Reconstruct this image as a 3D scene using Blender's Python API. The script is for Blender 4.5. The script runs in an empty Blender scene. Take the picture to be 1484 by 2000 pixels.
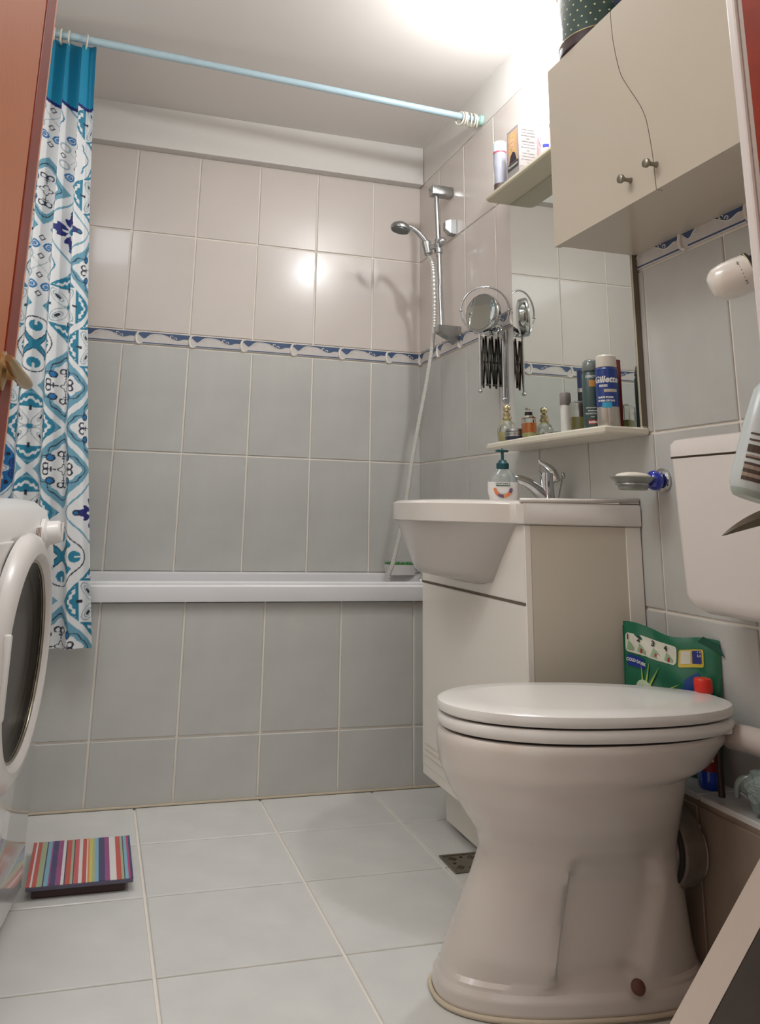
import bpy, bmesh, math, random
import numpy as np
from mathutils import Vector, Matrix
PI = math.pi
random.seed(7)
SC = bpy.context.scene
COL = SC.collection

# ------------------------------------------------------------ camera
cd = bpy.data.cameras.new('camera')
cam = bpy.data.objects.new('camera', cd); COL.objects.link(cam)
yaw, pit, rol = .2733, .2312, .0257
fwd = Vector((math.sin(yaw)*math.cos(pit), math.cos(yaw)*math.cos(pit), math.sin(pit)))
rt = Vector((math.cos(yaw), -math.sin(yaw), 0)); up = rt.cross(fwd)
rt2 = math.cos(rol)*rt + math.sin(rol)*up
up2 = -math.sin(rol)*rt + math.cos(rol)*up
mw = Matrix((rt2, up2, -fwd)).transposed().to_4x4()
mw.translation = Vector((-1.2542, -3.0979, .8391))
cam.matrix_world = mw
cd.sensor_fit = 'AUTO'; cd.sensor_width = 36; cd.lens = 1561.45*36/2000
cd.shift_x = (742-651.16)/2000; cd.shift_y = (633.02-1000)/2000
cd.clip_start = .02
SC.camera = cam

# ------------------------------------------------------------ world, exposure
w = bpy.data.worlds.new('world'); SC.world = w; w.use_nodes = True
w.node_tree.nodes['Background'].inputs[0].default_value = (.78, .80, .82, 1)
w.node_tree.nodes['Background'].inputs[1].default_value = .42
vs = SC.view_settings
vs.view_transform = 'Standard'; vs.look = 'None'; vs.gamma = 1; vs.exposure = 1.0
vs.use_curve_mapping = False
LAMP_W = 8.6; HALL_W = 2.4; FILL_W = 7.0

fl = bpy.data.lights.new('fill_light', 'AREA'); fl.energy = FILL_W; fl.color = (.94, .975, 1); fl.shape = 'RECTANGLE'; fl.size = .7; fl.size_y = .7
fo = bpy.data.objects.new('fill_light', fl); COL.objects.link(fo); fo.location = (-1.52, -1.80, 2.40)   # added soft fill above the camera's view, no known fitting there

# ------------------------------------------------------------ materials
def s2l(c):
    return tuple((x/12.92 if x <= .04045 else ((x+.055)/1.055)**2.4) for x in c)
def hx(h): return s2l([int(h[i:i+2], 16)/255 for i in (0, 2, 4)])
MT = {}
def mat(name, col, rough=.5, metal=0, coat=0, bump=0, bscale=60, var=0, vscale=8, trans=0, emit=None, es=1, alpha=1, spec=.5, rnd=0):
    if name in MT: return MT[name]
    m = bpy.data.materials.new(name); m.use_nodes = True; nt = m.node_tree; b = nt.nodes['Principled BSDF']
    c = hx(col) if isinstance(col, str) else col
    b.inputs['Base Color'].default_value = (*c, 1); b.inputs['Roughness'].default_value = rough
    b.inputs['Metallic'].default_value = metal; b.inputs['Coat Weight'].default_value = coat
    b.inputs['Coat Roughness'].default_value = .08
    b.inputs['Transmission Weight'].default_value = trans; b.inputs['Alpha'].default_value = alpha
    b.inputs['Specular IOR Level'].default_value = spec
    if emit: b.inputs['Emission Color'].default_value = (*hx(emit), 1); b.inputs['Emission Strength'].default_value = es
    if var or bump or rnd:
        tc = nt.nodes.new('ShaderNodeTexCoord')
    if var or rnd:
        n = nt.nodes.new('ShaderNodeTexNoise'); n.inputs['Scale'].default_value = vscale; n.inputs['Detail'].default_value = 6
        nt.links.new(tc.outputs['Object'], n.inputs['Vector'])
        mr = nt.nodes.new('ShaderNodeMapRange'); mr.inputs[1].default_value = .3; mr.inputs[2].default_value = .7
        mr.inputs[3].default_value = 1-var; mr.inputs[4].default_value = 1+var
        nt.links.new(n.outputs[0], mr.inputs[0])
        val = mr.outputs[0]
        if rnd:
            oi = nt.nodes.new('ShaderNodeObjectInfo'); m2 = nt.nodes.new('ShaderNodeMapRange')
            m2.inputs[3].default_value = 1-rnd; m2.inputs[4].default_value = 1+rnd
            nt.links.new(oi.outputs['Random'], m2.inputs[0])
            mm = nt.nodes.new('ShaderNodeMath'); mm.operation = 'MULTIPLY'
            nt.links.new(val, mm.inputs[0]); nt.links.new(m2.outputs[0], mm.inputs[1]); val = mm.outputs[0]
        vm = nt.nodes.new('ShaderNodeVectorMath'); vm.operation = 'SCALE'; vm.inputs[0].default_value = c
        nt.links.new(val, vm.inputs['Scale']); nt.links.new(vm.outputs[0], b.inputs['Base Color'])
    if bump:
        n2 = nt.nodes.new('ShaderNodeTexNoise'); n2.inputs['Scale'].default_value = bscale; n2.inputs['Detail'].default_value = 4
        nt.links.new(tc.outputs['Object'], n2.inputs['Vector'])
        bp = nt.nodes.new('ShaderNodeBump'); bp.inputs['Strength'].default_value = bump; bp.inputs['Distance'].default_value = .002
        nt.links.new(n2.outputs[0], bp.inputs['Height']); nt.links.new(bp.outputs[0], b.inputs['Normal'])
    MT[name] = m; return m
M_GROUT = mat('grout', 'EEE6DB', .8, bump=.3, bscale=200)
M_GREY = mat('grey_tile', 'C0BFBA', .36, coat=.12, bump=.12, bscale=90, var=.05, vscale=7, rnd=.02)
M_BEIGE = mat('beige_tile', 'D6CCC5', .24, coat=.25, bump=.06, bscale=40, var=.02, vscale=5, rnd=.012)
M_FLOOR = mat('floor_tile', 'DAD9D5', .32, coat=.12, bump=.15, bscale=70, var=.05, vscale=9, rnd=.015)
M_PAINT = mat('white_paint', 'DEDAD5', .85, bump=.15, bscale=90)
M_CEIL = mat('ceiling_paint', 'E2DCD7', .9, bump=.15, bscale=60)
M_BORDER = mat('border_ground', 'CFC9C4', .3, coat=.2, var=.05, vscale=40)
M_NAVY = mat('border_navy', '3F5478', .35, var=.08, vscale=60)
M_CREAM = mat('border_cream', 'E6DFD6', .3, coat=.2)
M_ENAMEL = mat('tub_enamel', 'E2E1E2', .15, coat=.4)
M_CERAM = mat('sanitary_ceramic', 'DAD2CA', .16, coat=.5, var=.01, vscale=3)
M_WCCER = mat('toilet_ceramic', 'D8CEC5', .2, coat=.35, var=.015, vscale=4, bump=.03, bscale=300)
M_SEAT = mat('toilet_seat_plastic', 'E6E2DC', .25, coat=.3)
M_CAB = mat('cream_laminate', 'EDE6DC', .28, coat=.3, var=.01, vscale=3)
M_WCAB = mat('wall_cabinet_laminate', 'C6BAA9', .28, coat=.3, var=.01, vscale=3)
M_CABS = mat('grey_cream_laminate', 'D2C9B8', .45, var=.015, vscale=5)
M_SEAM = mat('dark_seam', '6C5F50', .7)
M_MIRW = mat('mirror_board', 'CDC5AE', .35)
M_MIRROR = mat('mirror_glass', 'DCE0DC', .015, metal=1)
M_CHROME = mat('chrome', 'C8CACC', .08, metal=1)
M_CHROMED = mat('dull_chrome', 'A9ABAA', .25, metal=1)
M_STEEL = mat('worn_steel', '8F897C', .38, metal=.9, bump=.3, bscale=150)
M_DARK = mat('dark_gap', '1C1916', .7)
M_WHITE = mat('white_plastic', 'E2DEDA', .3, coat=.2)
M_WM = mat('white_enamelled_metal', 'D9D6D4', .09, coat=.8)
M_WOOD = mat('orange_door_veneer', 'D0702A', .40, spec=.22, var=.06, vscale=3, bump=.12, bscale=120)
M_WOODD = mat('dark_red_wood', '8E2E10', .45, spec=.15, var=.2, vscale=14)
M_WOODL = mat('pale_orange_wood', 'E4A27C', .5, spec=.2, var=.05, vscale=10)
M_BRASS = mat('worn_brass', 'B39A6A', .35, metal=.75, bump=.3, bscale=80)
M_ROD = mat('pale_blue_rod', 'AEC6D0', .3, coat=.2)
M_RING = mat('cream_ring_plastic', 'DCD8C8', .4)
M_PIPE = mat('white_pipe', 'CFC3BA', .35)
M_CAULK = mat('cream_caulk', 'CDBfA8'.upper(), .7)

# ------------------------------------------------------------ object helpers
OFF = {}
def link(name, me, m, parent=None):
    o = bpy.data.objects.new(name, me); COL.objects.link(o)
    if m is not None and not me.materials:
        for x in (m if isinstance(m, (list, tuple)) else [m]): me.materials.append(x)
    if parent is not None:
        o.parent = parent
    return o
def thing(name, label, cat, loc=(0, 0, 0), rz=0, group=None):
    o = bpy.data.objects.new(name, None); COL.objects.link(o); o.empty_display_size = .05
    o.location = loc; o.rotation_euler = (0, 0, rz); o['label'] = label; o['category'] = cat
    if group: o['group'] = group
    OFF[o.name] = Vector(loc)
    return o
def root_off(p):
    while p.parent is not None: p = p.parent
    return OFF.get(p.name, Vector((0, 0, 0)))
def ob(name, bm, m, parent=None, world=True, smooth=False, label=None, kind=None):
    """bmesh -> ONE mesh object. world=True: vertices given in world coordinates."""
    if parent is not None and world:
        bmesh.ops.translate(bm, verts=bm.verts, vec=-root_off(parent))
    me = bpy.data.meshes.new(name); bm.normal_update(); bm.to_mesh(me); bm.free()
    if smooth:
        me.polygons.foreach_set('use_smooth', [True]*len(me.polygons))
        if smooth == 'auto':
            me.set_sharp_from_angle(angle=math.radians(38))
    o = link(name, me, m, parent)
    if label: o['label'] = label
    if kind: o['kind'] = kind
    return o
def tag(o, label, cat, group=None):
    o['label'] = label; o['category'] = cat
    if group: o['group'] = group
    return o
def tagthing(o, label, cat, group=None): return tag(o, label, cat, group)

def box(bm, x0, x1, y0, y1, z0, z1, bev=0, seg=2, mi=0):
    g = bmesh.ops.create_cube(bm, size=1); vs_ = g['verts']
    for v in vs_:
        v.co = Vector((x0+(v.co.x+.5)*(x1-x0), y0+(v.co.y+.5)*(y1-y0), z0+(v.co.z+.5)*(z1-z0)))
    fs = list({f for v in vs_ for f in v.link_faces})
    for f in fs: f.material_index = mi
    if bev:
        es = list({e for v in vs_ for e in v.link_edges})
        bmesh.ops.bevel(bm, geom=es, offset=bev, segments=seg, affect='EDGES', profile=.5)
    return vs_
def BOX(*a, **k):
    bm = bmesh.new(); box(bm, *a, **k); return bm
def loft(bm, rings, cap0=True, cap1=True, closed=True, mi=0):
    R = [[bm.verts.new(p) for p in r] for r in rings]; n = len(R[0])
    for a, b in zip(R[:-1], R[1:]):
        for i in range(n if closed else n-1):
            j = (i+1) % n
            try:
                f = bm.faces.new((a[i], a[j], b[j], b[i])); f.material_index = mi
            except ValueError: pass
    if closed and cap0: f = bm.faces.new(R[0][::-1]); f.material_index = mi
    if closed and cap1: f = bm.faces.new(R[-1]); f.material_index = mi
    return R
def frame(d):
    d = Vector(d).normalized(); a = Vector((0, 0, 1)) if abs(d.z) < .95 else Vector((1, 0, 0))
    x = a.cross(d).normalized(); return x, d.cross(x).normalized(), d
def lathe(bm, prof, org=(0, 0, 0), axis=(0, 0, 1), n=28, mi=0, cap=True):
    """prof: list of (radius, height along axis)"""
    X, Y, Z = frame(axis); o = Vector(org)
    rings = [[o + Z*h + (X*math.cos(2*PI*i/n)+Y*math.sin(2*PI*i/n))*max(r, 1e-5) for i in range(n)] for r, h in prof]
    loft(bm, rings, cap, cap, mi=mi)
def tube(bm, pts, r, n=10, mi=0, cap=True):
    pts = [Vector(p) for p in pts]; rings = []; X = None
    for i, p in enumerate(pts):
        d = (pts[min(i+1, len(pts)-1)]-pts[max(i-1, 0)]).normalized()
        if X is None: X, Y, _ = frame(d)
        else:
            X = (X - d*X.dot(d)).normalized(); Y = d.cross(X)
        rr = r[i] if isinstance(r, (list, tuple)) else r
        rings.append([p+(X*math.cos(2*PI*k/n)+Y*math.sin(2*PI*k/n))*rr for k in range(n)])
    loft(bm, rings, cap, cap, mi=mi)
def smooth_path(pts, n=8):
    P = [Vector(p) for p in pts]; out = []
    for i in range(len(P)-1):
        p0 = P[max(i-1, 0)]; p1 = P[i]; p2 = P[i+1]; p3 = P[min(i+2, len(P)-1)]
        for k in range(n):
            t = k/n
            out.append(.5*((2*p1)+(p2-p0)*t+(2*p0-5*p1+4*p2-p3)*t*t+(3*p1-p0-3*p2+p3)*t**3))
    out.append(P[-1]); return out
def torus(bm, org, axis, R, r, n=32, m=8, a0=0, a1=2*PI, mi=0):
    X, Y, Z = frame(axis); o = Vector(org); full = abs(a1-a0-2*PI) < 1e-6
    rings = []
    for i in range(n+1):
        a = a0+(a1-a0)*i/n; c = X*math.cos(a)+Y*math.sin(a)
        rings.append([o+c*(R+r*math.cos(2*PI*k/m))+Z*r*math.sin(2*PI*k/m) for k in range(m)])
    loft(bm, rings, not full, not full, mi=mi)
def prism(bm, poly, vec, mi=0):
    """poly: 3D points, extruded by vec"""
    v = Vector(vec); A = [bm.verts.new(p) for p in poly]; B = [bm.verts.new(Vector(p)+v) for p in poly]; n = len(A)
    fs = [bm.faces.new(A[::-1]), bm.faces.new(B)]
    for i in range(n): fs.append(bm.faces.new((A[i], A[(i+1) % n], B[(i+1) % n], B[i])))
    for f in fs: f.material_index = mi
    bmesh.ops.recalc_face_normals(bm, faces=fs)
def sph(bm, c, rx, ry=None, rz=None, n=20):
    ry = ry or rx; rz = rz or rx
    g = bmesh.ops.create_uvsphere(bm, u_segments=n, v_segments=n//2+2, radius=1)
    for v in g['verts']: v.co = Vector((c[0]+v.co.x*rx, c[1]+v.co.y*ry, c[2]+v.co.z*rz))
def sellipse(cx, cy, a, b, n=48, p=2.0, a2=None):
    """superellipse ring in xy; a on the -x side, a2 on the +x side"""
    out = []
    for i in range(n):
        t = 2*PI*i/n; c, s = math.cos(t), math.sin(t)
        A = a if c < 0 or a2 is None else a2
        out.append((cx+A*math.copysign(abs(c)**(2/p), c), cy+b*math.copysign(abs(s)**(2/p), s)))
    return out
def rrect(x0, x1, y0, y1, r, k=5):
    out = []
    for cx, cy, a in ((x1-r, y1-r, 0), (x0+r, y1-r, 90), (x0+r, y0+r, 180), (x1-r, y0+r, 270)):
        for i in range(k+1):
            t = math.radians(a+90*i/k); out.append((cx+r*math.cos(t), cy+r*math.sin(t)))
    return out
_tc = {}
def text_geo(s, size, bold=0):
    k = (s, size, bold)
    if k in _tc: return _tc[k]
    cu = bpy.data.curves.new('lettering', 'FONT'); cu.body = s; cu.size = size; cu.align_x = 'CENTER'; cu.align_y = 'CENTER'
    cu.resolution_u = 3; cu.offset = bold; cu.extrude = 0
    o = bpy.data.objects.new('lettering', cu); COL.objects.link(o)
    bpy.context.view_layer.update()
    me = o.evaluated_get(bpy.context.evaluated_depsgraph_get()).to_mesh()
    V = [(v.co.x, v.co.y) for v in me.vertices]; F = [tuple(p.vertices) for p in me.polygons]
    bpy.data.objects.remove(o); bpy.data.curves.remove(cu)
    _tc[k] = (V, F); return V, F
def text_flat(bm, s, size, org, ux, uy, bold=0, shear=0, lift=.0006):
    V, F = text_geo(s, size, bold); ux = Vector(ux).normalized(); uy = Vector(uy).normalized(); nn = ux.cross(uy)
    vv = [bm.verts.new(Vector(org)+ux*(x+shear*y)+uy*y+nn*lift) for x, y in V]
    for f in F:
        try: bm.faces.new([vv[i] for i in f])
        except ValueError: pass
def text_cyl(bm, s, size, c, r, z, ang, bold=0, shear=0):
    """wrap text round a vertical cylinder; ang = direction (rad) the text centre faces"""
    V, F = text_geo(s, size, bold); vv = []
    for x, y in V:
        a = ang + (x+shear*y)/r
        vv.append(bm.verts.new((c[0]+(r+.0005)*math.cos(a), c[1]+(r+.0005)*math.sin(a), z+y)))
    for f in F:
        try: bm.faces.new([vv[i] for i in f])
        except ValueError: pass
def patch_cyl(bm, c, r, z0, z1, a0, a1, n=10, lift=.0004):
    rr = r+lift
    for i in range(n):
        p, q = a0+(a1-a0)*i/n, a0+(a1-a0)*(i+1)/n
        vv = [bm.verts.new((c[0]+rr*math.cos(a), c[1]+rr*math.sin(a), z)) for a, z in ((p, z0), (q, z0), (q, z1), (p, z1))]
        bm.faces.new(vv)

# ============================================================ SETTING
H = 2.42; XL = -1.98; YF = -2.41; GW = .0068
def structure(name, bm, m, smooth=False):
    o = ob(name, bm, m, smooth=smooth); o['kind'] = 'structure'; return o
_tiles = {}
def tile(parent, m, o, u, v, n, w, h, th=.0045, name='tile', gw=GW):
    """tile with a bevelled face; o = corner, u/v in-plane unit axes, n = outward normal"""
    w -= gw; h -= gw; o = Vector(o)+Vector(u)*gw/2+Vector(v)*gw/2
    key = (m.name, tuple(u), tuple(v), round(w, 4), round(h, 4), th)
    if key not in _tiles:
        U, V_, N = Vector(u), Vector(v), Vector(n); b = .0016
        bm = bmesh.new()
        r0 = [U*0, U*w, U*w+V_*h, V_*h]; ins = [(b, b), (w-b, b), (w-b, h-b), (b, h-b)]
        rings = [r0, [p+N*(th-b) for p in r0], [U*a+V_*c+N*th for a, c in ins]]
        loft(bm, rings, False, True)
        bmesh.ops.recalc_face_normals(bm, faces=bm.faces)
        if sum((f.normal.dot(N) for f in bm.faces)) < 0: bmesh.ops.reverse_faces(bm, faces=bm.faces)
        me = bpy.data.meshes.new(name); bm.to_mesh(me); bm.free(); me.materials.append(m); _tiles[key] = me
    t = bpy.data.objects.new(name, _tiles[key]); COL.objects.link(t); t.parent = parent; t.location = o
    return t

# floor
floor = structure('floor', BOX(XL-.1, .1, -4.3, .1, -.08, -.006), M_GROUT)
fx = [-2.15, -1.79, -1.435, -1.08, -.715, -.362, -.008]
fy = [-.49, -.755, -1.05, -1.375, -1.70, -2.03, -2.36, -2.69, -3.02, -3.35, -3.68, -4.01]
for i in range(len(fx)-1):
    for j in range(len(fy)-1):
        x0 = max(fx[i], XL+.002)
        tile(floor, M_FLOOR, (x0, fy[j+1], -.006), (1, 0, 0), (0, 1, 0), (0, 0, 1), fx[i+1]-x0, fy[j]-fy[j+1], gw=.0065)
# walls
Z1, Z2 = 1.042, 1.447; ZB = 1.500; Z3, ZT = 1.900, 2.250
rows = [(0, .237, 'g'), (.237, .640, 'g'), (.640, Z1, 'g'), (Z1, Z2, 'g'), (ZB, Z3, 'b'), (Z3, ZT, 'b')]
wall_back = structure('wall_back', BOX(XL-.1, .1, 0, .1, 0, H), M_GROUT)
wall_right = structure('wall_right', BOX(0, .1, -2.60, 0, 0, H), M_GROUT)
wall_left = structure('wall_left', BOX(XL-.1, XL, -2.60, 0, 0, H), M_GROUT)
bx = [0] + [-.22-.25*k for k in range(7)] + [XL]
ry = [0, -.224, -.460, -.707, -.950, -1.204, -1.474, -1.745, -1.995, -2.245, YF]
TH = .006
for z0, z1, c in rows:
    m = M_GREY if c == 'g' else M_BEIGE
    if z1 > .5:
        for a, b in zip(bx[:-1], bx[1:]):
            zb_ = .612 if z0 == .640 else z0
            if z1 > .641: tile(wall_back, m, (b, 0, zb_), (1, 0, 0), (0, 0, 1), (0, -1, 0), a-b, z1-zb_)
    for a, b in zip(ry[:-1], ry[1:]):
        tile(wall_right, m, (0, b, z0), (0, 1, 0), (0, 0, 1), (-1, 0, 0), a-b, z1-z0)
        tile(wall_left, m, (XL, b, z0), (0, 1, 0), (0, 0, 1), (1, 0, 0), a-b, z1-z0)
# border tiles: ground slab + navy wave + cream curl + scrolls
BH = ZB-Z2
def border_meshes(L):
    """local: u along +x (0..L), v up, n = -y"""
    out = {}
    bm = bmesh.new(); box(bm, .001, L-.001, -.007, 0, .0035, BH-.0035, bev=.0012, seg=1); out['ground'] = bm
    bm = bmesh.new(); t = BH-.0035; N = 36; pts = []
    def bot(s):   # underside of the navy wave, s in 0..1
        return t - (.004 + .022*math.exp(-((s-.16)/.09)**2) + .021*math.exp(-((s-.78)/.17)**2) + .010*(s > .88)*((s-.88)/.12))
    for i in range(N):
        s0, s1 = i/N, (i+1)/N
        P = [(s0*L, t), (s1*L, t), (s1*L, bot(s1)), (s0*L, bot(s0))]
        prism(bm, [Vector((x, -.0070, z)) for x, z in P], (0, -.0008, 0))
    box(bm, .028, L-.002, -.0077, -.007, .0062, .0100); out['wave'] = bm
    bm = bmesh.new()
    edge = [Vector((s/30*L, -.0078, bot(s/30)-.0008)) for s in range(3, 29)]
    tube(bm, edge, .0011, 6)
    for cx, cz, sg in ((.26, .016, 1), (.66, .010, 1), (.75, .017, -1)):
        sp = []
        for i in range(16):
            a = i/15*1.6*PI*sg + (PI if sg < 0 else 0); r = .0072*(1-i/20)
            sp.append(Vector((cx*L+r*math.cos(a), -.0080, t-cz-.002+r*math.sin(a)*.9)))
        tube(bm, sp, .0012, 6)
    out['scroll'] = bm
    bm = bmesh.new(); cp = []
    for i in range(15):
        a = math.radians(70+i/14*215)
        cp.append(Vector((.012+.0135*math.cos(a)*1.05+.004, -.0085, BH/2+(BH/2-.003)*math.sin(a))))
    tube(bm, cp, [.0028+.0020*math.sin(PI*i/14) for i in range(15)], 8); out['curl'] = bm
    res = {}
    for k, b in out.items():
        me = bpy.data.meshes.new('border_tile' if k == 'ground' else k); b.to_mesh(b and me); b.free()
        me.materials.append({'ground': M_BORDER, 'wave': M_NAVY, 'scroll': M_CREAM, 'curl': M_CREAM}[k]); res[k] = me
    return res
_bm = {}
def border(parent, x, y, rz, L=.203):
    k = round(L, 3)
    if k not in _bm: _bm[k] = border_meshes(L)
    g = bpy.data.objects.new('border_tile', _bm[k]['ground']); COL.objects.link(g); g.parent = parent
    g.location = (x, y, Z2); g.rotation_euler = (0, 0, rz)
    for nm in ('wave', 'scroll', 'curl'):
        c = bpy.data.objects.new(nm, _bm[k][nm]); COL.objects.link(c); c.parent = g
xs = -.159-.203*np.arange(9)
border(wall_back, -.159+.0, 0, 0, .157)
for x in xs[1:]: border(wall_back, float(x), 0, 0)
# right wall: u runs towards the camera (-y), seen from inside
border(wall_right, 0, -.003, -PI/2, .190)
yy = -.193
while yy > -2.35:
    L = min(.203, yy-YF); border(wall_right, 0, yy, -PI/2, L); yy -= .203
yy = YF
while yy < -.05:
    border(wall_left, XL, yy, PI/2, min(.203, -yy)); yy += .203
# plaster above the tiles, beam, ceiling, front wall
ob('plaster_band', BOX(-.004, .0, YF, 0, ZT+.002, H), M_PAINT, wall_right)
ob('plaster_band', BOX(XL, XL+.004, YF, 0, ZT+.002, H), M_PAINT, wall_left)
beam = structure('trim_1', BOX(XL+.002, -.006, -.050, 0, ZT-.003, H, bev=.002), M_PAINT)
ceiling = structure('ceiling', BOX(XL-.1, .1, -4.3, .1, H, H+.08), M_CEIL)
fw = bmesh.new(); box(fw, -.5525, .1, -2.60, YF, 0, H); box(fw, XL-.1, -1.42, -2.60, YF, 0, H); box(fw, -1.42, -.5525, -2.60, YF, 2.06, H)
wall_front = structure('wall_front', fw, M_PAINT)
hw = structure('wall_hall', BOX(-.05, .05, -4.3, -2.60, 0, H), M_PAINT)
# door casing at the right of the doorway
cas = structure('trim_2', BOX(-.572, -.552, -2.412, -2.398, 0, 2.07, bev=.003), M_WHITE)
ob('casing_strip', BOX(-.568, -.553, -2.423, -2.413, 0, 2.07), mat('casing_grey', 'B4A79C', .5), cas)
ob('jamb_lining', BOX(-.574, -.553, -2.60, -2.424, 0, 2.07, bev=.002), M_WOODD, cas, label='dark red brown jamb board')

# ============================================================ TUB
tub = thing('bathtub', 'white enamel bathtub boxed in behind grey tiled panel', 'bathtub', (-.99, -.25, 0))
def tub_ring(x0, x1, y0, y1, r, z): return [Vector((x, y, z)) for x, y in rrect(x0, x1, y0, y1, r, 6)]
bm = bmesh.new()
T0, T1 = XL+.01, -.008
loft(bm, [tub_ring(T0, T1, -.510, -.008, .012, .562), tub_ring(T0, T1, -.512, -.008, .014, .568), tub_ring(T0, T1, -.512, -.008, .014, .606),
          tub_ring(T0+.004, T1-.004, -.507, -.012, .014, .612), tub_ring(T0+.05, T1-.04, -.462, -.055, .05, .614),
          tub_ring(T0+.055, T1-.045, -.456, -.061, .06, .618), tub_ring(T0+.075, T1-.06, -.44, -.075, .08, .612),
          tub_ring(T0+.10, T1-.08, -.43, -.085, .10, .52), tub_ring(T0+.18, T1-.14, -.40, -.11, .12, .25), tub_ring(T0+.25, T1-.2, -.37, -.14, .10, .22)], False, True)
ob('tub_shell', bm, M_ENAMEL, tub, smooth='auto')
bm = bmesh.new(); lathe(bm, [(.02, 0), (.02, .003), (.012, .004)], (-.30, -.25, .2215)); ob('drain_ring', bm, M_CHROME, tub, smooth='auto')
panel = thing('tub_panel', 'grey tiled front panel of the built in bathtub', 'tub panel', (-.99, -.48, 0))
ob('panel_core', BOX(XL+.005, -.008, -.486, -.46, 0, .560), M_GROUT, panel)
pxs = [-.008] + [-.222-.25*k for k in range(7)] + [XL+.005]
for z0, z1 in ((.0, .180), (.180, .562)):
    for a, b in zip(pxs[:-1], pxs[1:]):
        t = tile(panel, M_GREY, (b, -.486, z0), (1, 0, 0), (0, 0, 1), (0, -1, 0), a-b, z1-z0)
        t.location -= OFF[panel.name]
ob('floor_caulk', BOX(XL+.005, -.008, -.4975, -.4905, .0, .005, bev=.001), M_CAULK, panel)
# tub mixer tap on right wall
tap = thing('bath_tap', 'chrome bath mixer tap on wall above tub end', 'tap', (0, -.30, .66))
bm = bmesh.new(); lathe(bm, [(.030, 0), (.030, .004), (.014, .012), (.014, .05)], (-.006, -.33, .70), (-1, 0, 0)); lathe(bm, [(.030, 0), (.030, .004), (.014, .012), (.014, .05)], (-.006, -.21, .70), (-1, 0, 0))
tube(bm, [(-.056, -.36, .70), (-.056, -.18, .70)], .021, 16); ob('tap_body', bm, M_CHROME, tap, smooth='auto')
bm = bmesh.new(); lathe(bm, [(.034, 0), (.036, .004), (.030, .009)], (-.10, -.30, .690), (0, 0, 1)); tube(bm, [(-.06, -.30, .70), (-.10, -.30, .696)], .016, 12); ob('control_knob', bm, M_CHROME, tap, smooth='auto')
bm = bmesh.new(); tube(bm, smooth_path([(-.056, -.27, .69), (-.095, -.27, .685), (-.118, -.27, .67), (-.122, -.27, .640)]), .010, 12); ob('spout', bm, M_CHROME, tap, smooth=True)
# planter
pl = thing('planter', 'small white rectangular planter of green grass on tub corner', 'plant', (-.122, -.10, .618))
bm = bmesh.new()
def rr3(x0, x1, y0, y1, r, z): return [Vector((x, y, z)) for x, y in rrect(x0, x1, y0, y1, r, 3)]
loft(bm, [rr3(-.175, -.075, -.130, -.075, .004, .6145), rr3(-.182, -.066, -.136, -.068, .004, .652), rr3(-.178, -.070, -.132, -.072, .004, .652), rr3(-.178, -.070, -.132, -.072, .004, .646)], True, True)
ob('trough', bm, M_WHITE, pl, smooth='auto')
bm = bmesh.new()
for i in range(420):
    x = random.uniform(-.180, -.068); y = random.uniform(-.134, -.070); h = random.uniform(.006, .018); a = random.uniform(0, PI)
    dx, dy = .0014*math.cos(a), .0014*math.sin(a); lx, ly = random.uniform(-.004, .004), random.uniform(-.004, .004)
    v = [bm.verts.new(p) for p in ((x-dx, y-dy, .645), (x+dx, y+dy, .645), (x+lx+dx*.5, y+ly+dy*.5, .648+h*.6), (x+lx*1.6, y+ly*1.6, .648+h))]
    bm.faces.new(v)
g = ob('grass', bm, mat('grass_green', '2F8A35', .6, rnd=.1, var=.4, vscale=300), pl, kind='stuff')

# ============================================================ CURTAIN, ROD, RINGS
P0, P1 = Vector((-1.975, -.575, 2.372)), Vector((-.006, -.622, 2.272))
rod = thing('shower_rod', 'pale blue shower curtain rod spanning from curtain to right wall', 'curtain rod', P0)
bm = bmesh.new(); tube(bm, [P0, P0.lerp(P1, .45)], .0135, 18); ob('outer_tube', bm, M_ROD, rod, smooth='auto')
bm = bmesh.new(); tube(bm, [P0.lerp(P1, .44), P1], .0122, 18); ob('inner_tube', bm, M_ROD, rod, smooth='auto')
bm = bmesh.new(); lathe(bm, [(.019, 0), (.019, .012), (.0135, .016)], P1, P0-P1); ob('rubber_foot', bm, mat('mint_rubber', 'A9CFC4', .5), rod, smooth='auto')
def rodp(x): return P0.lerp(P1, (x-P0.x)/(P1.x-P0.x))
bm = bmesh.new(); torus(bm, (0, 0, -.008), (1, 0, 0), .0235, .0032, 24, 8, 0, 2*PI); ringm = bpy.data.meshes.new('curtain_ring'); bm.to_mesh(ringm); bm.free()
ringm.polygons.foreach_set('use_smooth', [True]*len(ringm.polygons)); ringm.materials.append(M_RING)
def ring(x, rx, rz, label, group):
    o = bpy.data.objects.new('curtain_ring', ringm); COL.objects.link(o); p = rodp(x); o.location = p; o.rotation_euler = (rx, 0, rz)
    tag(o, label, 'ring', group)
RG1, RG2 = 'rings holding up the curtain', 'spare rings bunched at the wall'
for x, l in ((-1.528, 'leftmost visible cream ring holding the blue curtain top'), (-1.505, 'cream curtain ring second from the door edge'), (-1.480, 'cream curtain ring third from the door edge'), (-1.425, 'cream curtain ring beside the curtain free edge')):
    ring(x, random.uniform(-.1, .1), random.uniform(-.25, .25), l, RG1)
for i in range(6):
    ring(-.030-.0125*i, random.uniform(-.4, .4), random.uniform(-.35, .35), ['cream ring of the empty bunch that sits nearest the rubber foot at the wall', 'second cream ring of the bunch, counted from the wall', 'third cream ring of the bunch, counted from the wall', 'fourth cream ring of the bunch, counted from the wall', 'fifth cream ring of the bunch, next to the outermost', 'outermost cream ring of the bunch, farthest from the right wall'][i], RG2)

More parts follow.
